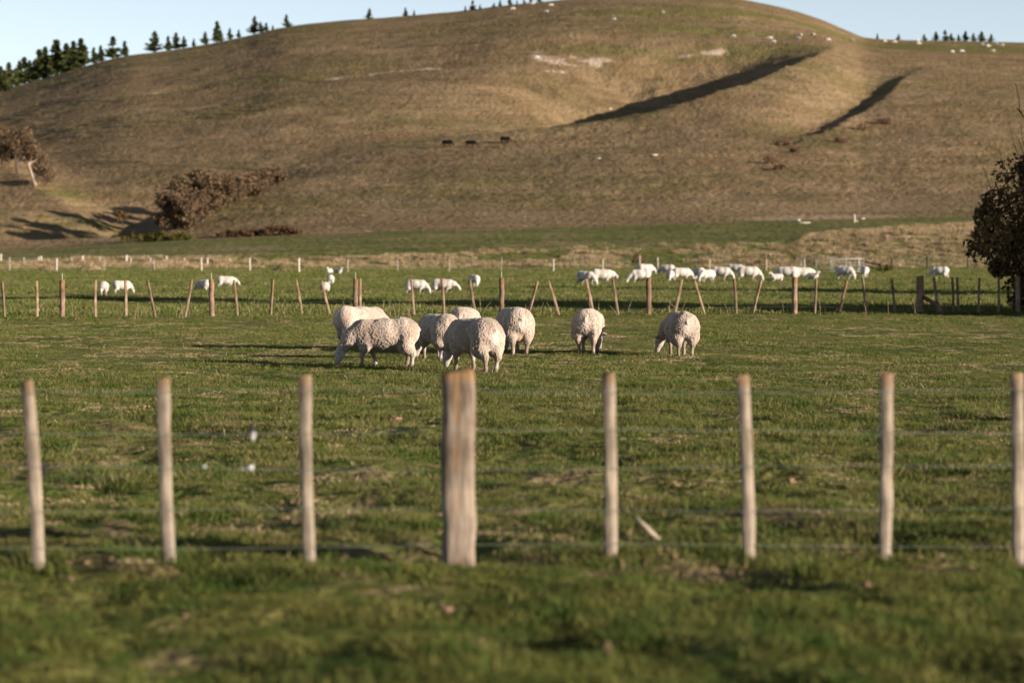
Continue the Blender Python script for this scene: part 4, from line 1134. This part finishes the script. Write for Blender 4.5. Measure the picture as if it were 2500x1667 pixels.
for rows, txt, g in ((LEFT, 'young dark pine in the dense row on the left skyline', 'dense pines on the left skyline'), (UPPER, 'young pine strung along the rising ridge left of the summit', 'scattered pines on the rising ridge'),
                     (SUMMIT, 'small pine poking over the summit edge', 'pines at the summit edge'), (RIGHT, 'small dark conifer on the flat right-hand skyline', 'conifers on the right skyline')):
    for i, (x, b, t, v, w) in enumerate(rows):
        conifer(x, b, t, v, txt + ', ' + ORD[i] + ' from the left', g, w)

# winter scrub trees in the hollow on the left
def at_hill(x, r):                                    # display px
    return hit(x * S, r * S)
def tree_h(X, Y, z, x, r):
    return CAM_Z + ray(x * S, r * S)[1] * Y - z
BELT = [(398, 512, 445, 'leftmost, low and bushy'), (425, 503, 420, 'second from the left'), (458, 492, 398, 'third from the left, pale at its top'), (492, 481, 392, 'fourth from the left, tallest'),
        (530, 470, 410, 'fifth from the left, low'), (562, 457, 402, 'sixth from the left, dark inside'), (592, 446, 395, 'second from the right'), (622, 435, 398, 'rightmost, russet')]
for i, (x, r, top, lab) in enumerate(BELT):
    px, py = main_pt(x + 4, r + 4)
    ux = px / py; Y = (279.0, 282.0, 288.0)[i] if i < 3 else py + 3.0; X = ux * Y; z = hz(X, Y)
    h = max(2.5, tree_h(X, Y, z, x, top))
    broad_tree('shelterbelt_tree', 500 + i, h * 1.12, 1.0, 11000, 0.16, M['scrub'], M['bark'], 0.75, 'grey-brown winter tree in the hillside shelterbelt, ' + lab, 'tree', (X, Y, z - 0.2), (0.10, 0), 2, 3, 'shelterbelt in the hollow', 0.1, None, (1.1, 1.1, 1), 0.8)
LT = [(6, 375, 300, 0.95, 4200, 'dark winter tree at the left edge, half cut off by the frame'), (42, 398, 310, 0.9, 3600, 'brown bushy winter tree on the left spur, between its two neighbours'), (83, 424, 335, 0.9, 1500, 'sparse winter tree with pale bare trunk on the left spur')]
for i, (x, r, top, sp_, nl, lab) in enumerate(LT):
    X, Y, z = at_hill(x, r + 2); h = max(3.0, tree_h(X, Y, z, x - 6, top))
    broad_tree('winter_tree', 520 + i, h * 1.22, sp_ * 1.1, nl * 3, 0.17, M['scrub'], M['bark_pale'] if i == 2 else M['bark'], 1.0, lab, 'tree', (X, Y, z - 0.1), (-0.12, 0), 1 if i == 2 else 2, 3, 'winter trees on the left spur', 0.25, None, (1, 1, 1), 0.75)
X, Y, z = at_hill(281, 521)
broad_tree('small_tree', 530, tree_h(X, Y, z, 281, 480), 0.9, 900, 0.13, M['darkleaf'], M['bark'], 0.45, 'small dark round tree standing above the shadowed hollow', 'tree', (X, Y, z - 0.1), (0, 0), 1, 3, None, 0.5)

def bush(name, seed, w, h, n, leaf, mat, label, loc, group=None, cat='bush', up=0.6, flat=None):
    rg = np.random.default_rng(seed)
    m = 14
    C = np.stack([rg.uniform(-w / 2, w / 2, m), rg.uniform(-w / 3, w / 3, m), rg.uniform(0.15, 0.75, m) * h], 1)
    C[:, 2] *= 1 - 0.5 * (np.abs(C[:, 0]) / (w / 2)) ** 2
    V, F = leaf_cloud(C, np.full(m, 0.28 * min(w, h * 1.3)) * rg.uniform(0.7, 1.2, m), n, leaf, rg, 0.8, up)
    V[:, 2] = np.maximum(V[:, 2], -0.05)
    r = empty(name, loc); tag(r, label, cat, group)
    st = []
    for i in range(7):
        a = C[i]; st.append(tube([(a[0] * 0.15, a[1] * 0.15, -0.1), (a[0] * 0.6, a[1] * 0.6, a[2] * 0.6), tuple(a)], [0.03, 0.02, 0.01], 5))
    obj('stems', quads_to_mesh('stems', st, [M['bark']], True), r); obj('foliage', mesh_np('foliage', V, F, [mat]), r)
    return r
for i, (x, r, w, h, lab) in enumerate([(320, 556, 3.2, 1.3, 'yellow-green gorse bush left, beside the tree shadow'), (362, 554, 2.6, 1.3, 'yellow-green gorse bush between the other two'), (405, 552, 3.6, 1.1, 'yellow-green gorse bush right, sunlit at the hill foot')]):
    X, Y, z = at_hill(x, r); bush('gorse_bush', 540 + i, w, h, 900, 0.12, M['gorse'], lab, (X, Y, z), 'gorse at the hill foot')
for i, (x, r, w, h, o_) in enumerate([(528, 545, 2.6, 0.9, 'leftmost'), (566, 543, 2.6, 0.9, 'second from the left'), (602, 542, 2.4, 1.0, 'third from the left'), (638, 540, 3.0, 1.3, 'fourth from the left, tallest'), (668, 540, 2.0, 0.9, 'rightmost')]):
    X, Y, z = at_hill(x, r); bush('scrub_bush', 550 + i, w, h, 700, 0.14, M['brownscrub'], 'low dark brown scrub at the hill foot, ' + o_, (X, Y, z), 'brown scrub at the hill foot')
for i, (x, y, w, h, lab) in enumerate([(2109, 320, 2.6, 1.5, 'reddish shrub at the bend of the small shadowed gully'), (2158, 305, 2.4, 1.4, 'reddish shrub right and above the small gully bend'), (2056, 350, 1.8, 1.5, 'reddish shrub at the lower end of the small gully'),
                                       (1910, 357, 2.4, 1.1, 'pinkish shrub on the bare slope left of the small gully'), (1884, 402, 2.2, 1.5, 'pinkish shrub lower on the bare slope'), (1905, 415, 1.8, 0.9, 'low pinkish shrub lowest on the bare slope'), (1943, 372, 1.3, 0.9, 'smallest pinkish shrub right of the bare slope pair')]):
    X, Y, z = hit(x, y); bush('hillside_shrub', 560 + i, w, h, 500, 0.13, M['pinkscrub'], lab, (X, Y, z), 'reddish shrubs on the hillside')
X, Y, z = hit(2163, 664); bush('gate_bush', 575, 1.0, 0.8, 400, 0.07, M['gorse'], 'small green bush beside the broken rails', (X, Y, z))
X, Y, z = hit(1561, 645); bush('bank_bush', 576, 1.0, 1.1, 500, 0.08, M['darkleaf'], 'dark upright bush behind the tall fence post on the bank', (X, Y + 1.0, z))
X, Y, z = hit(1857, 652); bush('bank_bush', 577, 0.9, 0.6, 300, 0.07, M['darkleaf'], 'low dark bush left of the post by the gate', (X, Y + 0.8, z))

# big dark tree at the right edge, with bare reddish shoots
def dark_tree(seed, loc, h, rad, label, twigs=True, nleaf=110000):
    rg = np.random.default_rng(seed)
    tb, tips = branches(rg, h * 0.9, 0.9, (0, 0), 3, 0.14, 0.15, 7, 0.3, 3)
    k = h * 0.74 / tips[:, 2].max(); tb = [(V * k, F) for V, F in tb]
    m = 330
    C, R = [], []
    for i in range(m):
        t = rg.random() ** 1.35; z = 0.25 + t * (h - 0.5)
        prof = rad * (0.62 + 0.6 * math.sin(min(1, t * 1.6 + 0.15) * math.pi * 0.62)) * (1 - 0.97 * max(0, t - 0.28) ** 0.72)
        az = rg.uniform(0, 2 * math.pi); q = prof * math.sqrt(rg.uniform(0.15, 1))
        C.append((q * math.cos(az), q * math.sin(az), z)); R.append(rg.uniform(0.35, 0.75) * (1.0 if t < 0.75 else 0.6))
    C = np.array(C); R = np.array(R)
    V, F = leaf_cloud(C, R, nleaf, 0.085, rg, 0.9, 0.4)
    r = empty('evergreen_tree', loc, 0); tag(r, label, 'tree')
    obj('trunk', quads_to_mesh('trunk', tb, [M['bark']], True), r); obj('crown', mesh_np('crown', V, F, [M['darkleaf']]), r)
    if twigs:
        st = []
        for i in range(1100):
            j = rg.integers(0, m); c = C[j]
            if c[2] < h * 0.35: continue
            d = np.array((c[0] * 0.12, c[1] * 0.12, 1.0)) + 0.16 * rg.standard_normal(3); d /= np.linalg.norm(d)
            L = rg.uniform(0.6, 1.5) * (1 if c[2] < h * 0.8 else 0.7)
            p0 = c + 0.3 * rg.standard_normal(3)
            st.append(tube([p0, p0 + d * L * 0.5 + 0.05 * rg.standard_normal(3), p0 + d * L], [0.014, 0.011, 0.006], 3, False))
        obj('bare_shoots', quads_to_mesh('bare_shoots', st, [M['twig']]), r)
    return r
dark_tree(600, (16.75, 67.2, 0), 8.6, 3.3, 'tall dark evergreen with reddish bare shoots at the right edge')
dark_tree(604, (25.5, 90.5, 0), 6.0, 1.8, 'dark evergreen out to the right behind the edge tree', False, 30000)
dark_tree(608, (22.6, 60.4, 0), 5.0, 2.0, 'dark evergreen on the near side of the paddock fence, right of the edge tree', False, 40000)

# ------------------------------------------------------------------ small things on hill and terrace
X, Y, z = hit(2086, 543)
m_ = obj('marker_post', post_mesh('marker_post', 0.85, 0.09, M['wood_pale'], 700, 8), None, (X, Y, z)); tag(m_, 'pale marker post standing on the green terrace', 'post')
for i, (x, y, r, st, lab) in enumerate([(1949, 539, 0.25, (1.1, 1, .7), 'white boulder on the terrace left of the marker post'), (1960, 545, 0.5, (1.6, .8, .22), 'flat pale slab of stone under the white boulder'), (2091, 541, 0.16, (1, 1, .8), 'small white stone at the foot of the marker post'),
                                        (2106, 535, 0.18, (1.4, 1, .7), 'small reddish white stone right of the marker post'), (1489, 268, 0.3, (1.2, 1, .6), 'pale stone below the long hillside shadow tip'), (1596, 380, 0.36, (1.4, 1, .45), 'pale stone on the lower hillside below the cattle, right'), (1461, 388, 0.34, (1.6, 1, .35), 'flat pale stone on the lower hillside, left of its twin')]):
    X, Y, z = hit(x, y); o = obj('stone', blob('stone', M['stone'], r, 710 + i, 2, st, 0.25), None, (X, Y, z)); tag(o, lab, 'stone')
# mounds of dead grass beyond the far fence
for i, (x, y, w, lab) in enumerate([(690, 662, 0.62, 'round tan mound of dead grass on the left, by a far fence post'), (813, 640, 0.65, 'mound of dead grass with dark hollow on the bank, left of centre'), (115, 661, 0.55, 'low mound of dead grass behind the far fence, left'), (222, 660, 0.7, 'long low mound of dead grass behind the far fence')]):
    X, Y, z = hit(x, y)
    r = empty('grass_mound', (X, Y, z)); tag(r, lab, 'mound', 'mounds of dead grass')
    rg = np.random.default_rng(730 + i)
    n = 500; az = rg.uniform(0, 6.28, n); q = w * np.sqrt(rg.random(n)); zz = 0.55 * w * (1 - (q / w) ** 2)
    P = np.stack([q * np.cos(az) * 1.2, q * np.sin(az), zz], 1)
    V, F = leaf_cloud(P, np.full(n, 0.06), 1600, 0.09, rg, 0.7)
    obj('heap', blob('heap', M['dry'], w * 0.92, 740 + i, 3, (1.2, 1, .5), 0.15), r); obj('dead_blades', mesh_np('dead_blades', V, F, [M['dry']]), r)

# ------------------------------------------------------------------ grass
SRC = bpy.data.collections.new('grass_sources')       # not linked to the scene: only instanced
def clump(name, n, rad, hmin, hmax, w, mat, seed, lean=0.5):
    rg = np.random.default_rng(seed)
    az = rg.uniform(0, 6.283, n); q = rad * np.sqrt(rg.random(n))
    P = np.stack([q * np.cos(az), q * np.sin(az), np.full(n, -0.01)], 1)
    la = rg.uniform(0, 6.283, n); lm = lean * rg.random(n)
    h = rg.uniform(hmin, hmax, n)
    D = np.stack([np.cos(la) * lm, np.sin(la) * lm, np.ones(n)], 1)
    wa = rg.uniform(0, 3.14, n); W_ = np.stack([np.cos(wa), np.sin(wa), np.zeros(n)], 1) * (w * rg.uniform(0.6, 1.3, n))[:, None]
    mid = P + D * (h * 0.55)[:, None]; tip = P + D * h[:, None] + np.stack([np.cos(la) * lm * h * 0.7, np.sin(la) * lm * h * 0.7, -0.15 * lm * h], 1)
    V = np.stack([P - W_, P + W_, mid + W_ * 0.75, tip, mid - W_ * 0.75], 1).reshape(-1, 3)
    b = np.arange(n)[:, None] * 5
    F = np.vstack([b + [0, 1, 2], b + [0, 2, 4], b + [4, 2, 3]])
    o = bpy.data.objects.new(name, mesh_np(name, V, F, [mat])); SRC.objects.link(o)
    return o

def coll(name, objs):
    c = bpy.data.collections.new(name)
    for o in objs: c.objects.link(o)
    return c

def scatter(name, P, scl, collection, label, seed=1, tilt=0.15):
    me = bpy.data.meshes.new(name); me.from_pydata([], [], [])
    me.vertices.add(len(P)); me.vertices.foreach_set('co', np.asarray(P, np.float32).ravel())
    at = me.attributes.new('scl', 'FLOAT', 'POINT'); at.data.foreach_set('value', np.asarray(scl, np.float32))
    me.update()
    o = obj(name, me); kind(o, 'stuff', label)
    ng = bpy.data.node_groups.new(name, 'GeometryNodeTree')
    ng.interface.new_socket('Geometry', in_out='INPUT', socket_type='NodeSocketGeometry')
    ng.interface.new_socket('Geometry', in_out='OUTPUT', socket_type='NodeSocketGeometry')
    gi, go = ng.nodes.new('NodeGroupInput'), ng.nodes.new('NodeGroupOutput')
    ip = ng.nodes.new('GeometryNodeInstanceOnPoints'); ci = ng.nodes.new('GeometryNodeCollectionInfo')
    ci.inputs['Collection'].default_value = collection; ci.inputs['Separate Children'].default_value = True; ci.inputs['Reset Children'].default_value = True
    rv = ng.nodes.new('FunctionNodeRandomValue'); rv.data_type = 'FLOAT_VECTOR'
    rv.inputs[0].default_value = (-tilt, -tilt, 0); rv.inputs[1].default_value = (tilt, tilt, 6.283); rv.inputs['Seed'].default_value = seed
    na = ng.nodes.new('GeometryNodeInputNamedAttribute'); na.data_type = 'FLOAT'; na.inputs['Name'].default_value = 'scl'
    ip.inputs['Pick Instance'].default_value = True
    L = ng.links.new
    L(gi.outputs[0], ip.inputs['Points']); L(ci.outputs[0], ip.inputs['Instance']); L(rv.outputs[0], ip.inputs['Rotation'])
    L(na.outputs[0], ip.inputs['Scale']); L(ip.outputs[0], go.inputs[0])
    md = o.modifiers.new('scatter', 'NODES'); md.node_group = ng
    return o

def strew(n, y0, y1, seed, margin=1.12, power=2.0):
    rg = np.random.default_rng(seed)
    Y = (y0 ** power + rg.random(n) * (y1 ** power - y0 ** power)) ** (1 / power)
    X = rg.uniform(-1, 1, n) * 0.2118 * margin * Y + rg.uniform(-0.4, 0.4, n)
    return X, Y, rg

near_c = coll('near_grass_clumps', [clump('clump', 46, 0.11, 0.02, 0.055, 0.0028, M['grass'], 801 + i, 0.9) for i in range(5)])
mid_c = coll('mid_grass_clumps', [clump('clump', 80, 0.22, 0.012, 0.034, 0.0036, M['grass'], 811 + i, 0.9) for i in range(5)])
far_c = coll('far_grass_clumps', [clump('clump', 60, 0.55, 0.05, 0.12, 0.012, M['grass'], 821 + i, 0.6) for i in range(4)])
X, Y, rg = strew(26000, 9.5, 34, 1, 1.15, 1.4)
s = 0.55 + 1.1 * smooth(0.3, 0.75, fbm(X / 0.8, Y / 0.8, 91, 3)) * rg.uniform(0.6, 1.3, len(X))
s *= np.where(Y < 13.9, 1.25, 1.0)
thin = np.exp(-((Y - 14.0) / 0.4) ** 2) * (fbm(X / 0.6, Y / 0.6, 47, 3) > 0.55) > 0.5
keep = (~thin) & (rg.random(len(X)) > 0.55 * smooth(0.52, 0.68, fbm(X / 1.2, Y / 1.2, 93, 3)))
X, Y, s = X[keep], Y[keep], s[keep]
vg = Y < 13.9
verge_c = coll('verge_clumps', [clump('clump', 60, 0.12, 0.018, 0.055, 0.0028, M['verge'], 861 + i, 0.9) for i in range(5)])
scatter('verge_grass', np.stack([X[vg], Y[vg], H(X[vg], Y[vg])], 1), s[vg], verge_c, 'blurred long green grass in front of the near fence', 13)
X, Y, s = X[~vg], Y[~vg], s[~vg]
scatter('pasture_grass', np.stack([X, Y, H(X, Y)], 1), s, near_c, 'tufted turf just beyond the near fence', 3)
rgp = np.random.default_rng(55)
bx = np.concatenate([rgp.normal(t[0], 0.09, 16) for t in tops] + [rgp.normal(XP, 0.15, 26)]); by = fence_y(bx) + rgp.normal(-0.03, 0.09, len(bx))
scatter('post_foot_grass', np.stack([bx, by, H(bx, by)], 1), rgp.uniform(0.9, 2.1, len(bx)), verge_c, 'longer grass left standing round the near fence posts', 15)
dead_c = coll('dead_clumps', [clump('clump', 40, 0.13, 0.008, 0.026, 0.004, M['dry'], 871 + i, 1.6) for i in range(4)])
X, Y, rg = strew(14000, 13.5, 62, 12, 1.12, 1.5)
keep = (fbm(X / 0.7, Y / 1.0, 105, 3) > 0.56) & (fbm(X / 4.5, Y / 6.0, 107, 2) > 0.42)
scatter('dead_turf', np.stack([X[keep], Y[keep], H(X[keep], Y[keep]) + 0.012], 1), rg.uniform(0.6, 1.3, keep.sum()), dead_c, 'patches of dead straw coloured turf', 14)
X, Y, rg = strew(40000, 30, 84, 2, 1.1, 1.6)
s = 0.6 + 0.8 * smooth(0.35, 0.7, fbm(X / 1.5, Y / 1.5, 95, 3)) * rg.uniform(0.7, 1.3, len(X))
fl = np.abs(Y - mid_y(X)) < 0.5
s = np.where(fl, s * 2.0, s)
scatter('pasture_grass', np.stack([X, Y, H(X, Y)], 1), s, mid_c, 'short cropped turf around the sheep', 4)
X, Y, rg = strew(26000, 64, 205, 3, 1.06, 1.5)
s = 0.5 + 0.7 * smooth(0.35, 0.7, fbm(X / 3, Y / 3, 97, 3)) * rg.uniform(0.7, 1.3, len(X))
keep = Y > mid_y(X) + 0.3
X, Y, s = X[keep], Y[keep], s[keep]
scatter('pasture_grass', np.stack([X, Y, H(X, Y)], 1), s, far_c, 'green grass of the far paddock', 5)
# dead grass on the bank
dry_c = coll('dry_clumps', [clump('clump', 60, 0.34, 0.08, 0.28, 0.014, M['dry'], 831 + i, 0.8) for i in range(4)])
X, Y, rg = strew(15000, 186, 244, 4, 1.06, 1.0)
xs = X / Y * FPX + 1250
bt = Y_BT - 4 + np.interp(xs, np.array([0, 700, 1400, 1650, 1800, 1950, 2100, 2352]) * S, [-9, -6, 2, 2, 1, 16, 26, 28]) + 16 * (fbm(X / 12, Y / 9, 69, 3) - 0.5)
bt = bt - 30 * smooth(0.50, 0.66, fbm(X / 6, Y / 4, 75, 3)) * (1 - smooth(1500 * S, 1900 * S, xs)) * smooth(450 * S, 800 * S, xs)
keep = (Y < bt) & (Y > Y_B0 + 2 + 4 * (fbm(X / 5, Y / 5, 73, 3) - 0.5)) & (fbm(X / 1.8, Y / 1.5, 99, 3) > 0.44)
X, Y = X[keep], Y[keep]
scatter('bank_dry_grass', np.stack([X, Y, H(X, Y)], 1), rg.uniform(0.6, 1.5, len(X)), dry_c, 'dead straw coloured grass on the bank', 6)
# tussocks giving the hillside its grain
hc = coll('hill_tufts', [clump('clump', 26, 0.45, 0.05, 0.15, 0.02, M['dryhill'], 841 + i, 0.9) for i in range(3)])
hg = coll('hill_green_tufts', [clump('clump', 26, 0.5, 0.05, 0.15, 0.02, M['grass'], 851 + i, 0.9) for i in range(3)])
X, Y, rg = strew(20000, 262, 636, 5, 1.05, 1.6)
keep = fbm(X / 6, Y / 5, 101, 3) > 0.47
scatter('hill_tussocks', np.stack([X[keep], Y[keep], H(X[keep], Y[keep])], 1), rg.uniform(0.5, 1.3, keep.sum()), hc, 'dry tussocks over the hillside', 7)
keep = ~keep & (fbm(X / 15, Y / 12, 103, 3) > 0.42)
scatter('hill_tussocks', np.stack([X[keep], Y[keep], H(X[keep], Y[keep])], 1), rg.uniform(0.5, 1.2, keep.sum()), hg, 'greenish tussocks over the hillside', 8)

# dry stalks standing in the turf
def stalks(name, pts, seed, h0, h1, r, label):
    rg = np.random.default_rng(seed); parts = []
    for X, Y in pts:
        z = hz(X, Y); h = rg.uniform(h0, h1); t = rg.normal(0, 0.28, 2)
        p = np.array((X, Y, z - 0.02)); a = p + np.array((t[0] * h * 0.5, t[1] * h * 0.5, h * 0.55)); b = p + np.array((t[0] * h * 1.4, t[1] * h, h))
        parts.append(tube([p, a, b], [r, r * 0.8, r * 0.5], 4, False))
        if rg.random() < 0.3: parts.append(tube([a, a + np.array((rg.normal(0, .3) * h, 0, 0.25 * h))], [r * 0.6, r * 0.3], 3, False))
    o = obj(name, quads_to_mesh(name, parts, [M['stalk']]), None); return kind(o, 'stuff', label)
rg = np.random.default_rng(77)
Yp = rg.uniform(18, 60, 260); Xp = rg.uniform(-0.22, 0.22, 260) * Yp
stalks('dry_stalks', list(zip(Xp, Yp)), 5, 0.03, 0.11, 0.004, 'short broken dry stalks in the near paddock')
Xp = rg.uniform(-13, 12, 110); Yp = mid_y(Xp) + rg.normal(0.4, 1.3, 110)
stalks('dry_stalks', list(zip(Xp, Yp)), 6, 0.12, 0.5, 0.0055, 'tall dry grass stalks along the paddock fence')
# crumbs of earth and dung, too many to count
def litter(name, n, y0, y1, seed, r0, r1, mat, label, line=None):
    rg = np.random.default_rng(seed); parts = []
    X, Y, _ = strew(n, y0, y1, seed, 1.1, 1.5)
    if line: Y = line + rg.normal(0, 0.22, n); X = rg.uniform(-3.6, 3.6, n)
    Z = H(X, Y)
    for i in range(n):
        me = LUMPS[i % len(LUMPS)]; r = rg.uniform(r0, r1)
        a = rg.uniform(0, 6.28); c_, s_ = math.cos(a), math.sin(a)
        V = me[0] * r * np.array((1.2, 1, 0.6)); V = np.stack([V[:, 0] * c_ - V[:, 1] * s_, V[:, 0] * s_ + V[:, 1] * c_, V[:, 2]], 1) + (X[i], Y[i], Z[i] + r * 0.25)
        parts.append((V, me[1]))
    o = obj(name, quads_to_mesh(name, parts, [mat])); return kind(o, 'stuff', label)
LUMPS = []
for i in range(4):
    me = blob('lump', M['clod'], 1.0, 900 + i, 1, (1, 1, 1), 0.35)
    V = np.array([v.co[:] for v in me.vertices]); F = np.array([list(p.vertices) + [p.vertices[2]] for p in me.polygons]); LUMPS.append((V, F)); bpy.data.meshes.remove(me)
litter('earth_crumbs', 500, 11, 60, 21, 0.008, 0.026, M['clod'], 'crumbs of dry earth scattered over the turf')
litter('earth_crumbs', 110, 13, 15, 22, 0.008, 0.034, M['clod'], 'bare earth crumbs along the foot of the near fence', 14.1)
CL = [(905, 968, 0.085, 'redclod', 'large pinkish clod of earth left of the broad post'), (1815, 1112, 0.045, 'redclod', 'red-brown clod between the right-hand battens'), (1018, 1408, 0.05, 'redclod', 'blurred reddish clod below the broad post'),
      (1550, 893, 0.05, 'redclod', 'pinkish clod below the rightmost sheep'), (1385, 1500, 0.07, 'clod', 'blurred pale clod at the bottom edge, right of centre'), (960, 1302, 0.05, 'clod', 'pale clod at the left foot of the broad post'), (1985, 1358, 0.05, 'redclod', 'blurred reddish clod on the right, below the fence')]
for i, (x, y, r, mt, lab) in enumerate(CL):
    X, Y, z = hit(x * S, y * S)
    o = obj('earth_clod', blob('earth_clod', M[mt], r * 0.62, 950 + i, 3, (1.4, 1, 0.75), 0.75), None, (X, Y, z + r * 0.12)); tag(o, lab, 'clod', 'clods in the near paddock')
# short stick lying by the fence
X, Y, z = hit(1480 * S, 1240 * S)
o = obj('broken_stick', quads_to_mesh('broken_stick', [tube([(-0.06, 0.02, 0.13), (0.0, 0, 0.07), (0.09, -0.02, -0.02)], [0.012, 0.02, 0.022], 7)], [M['wood_far']], True), None, (X, Y, z)); tag(o, 'short broken stick leaning in the turf right of centre', 'stick')
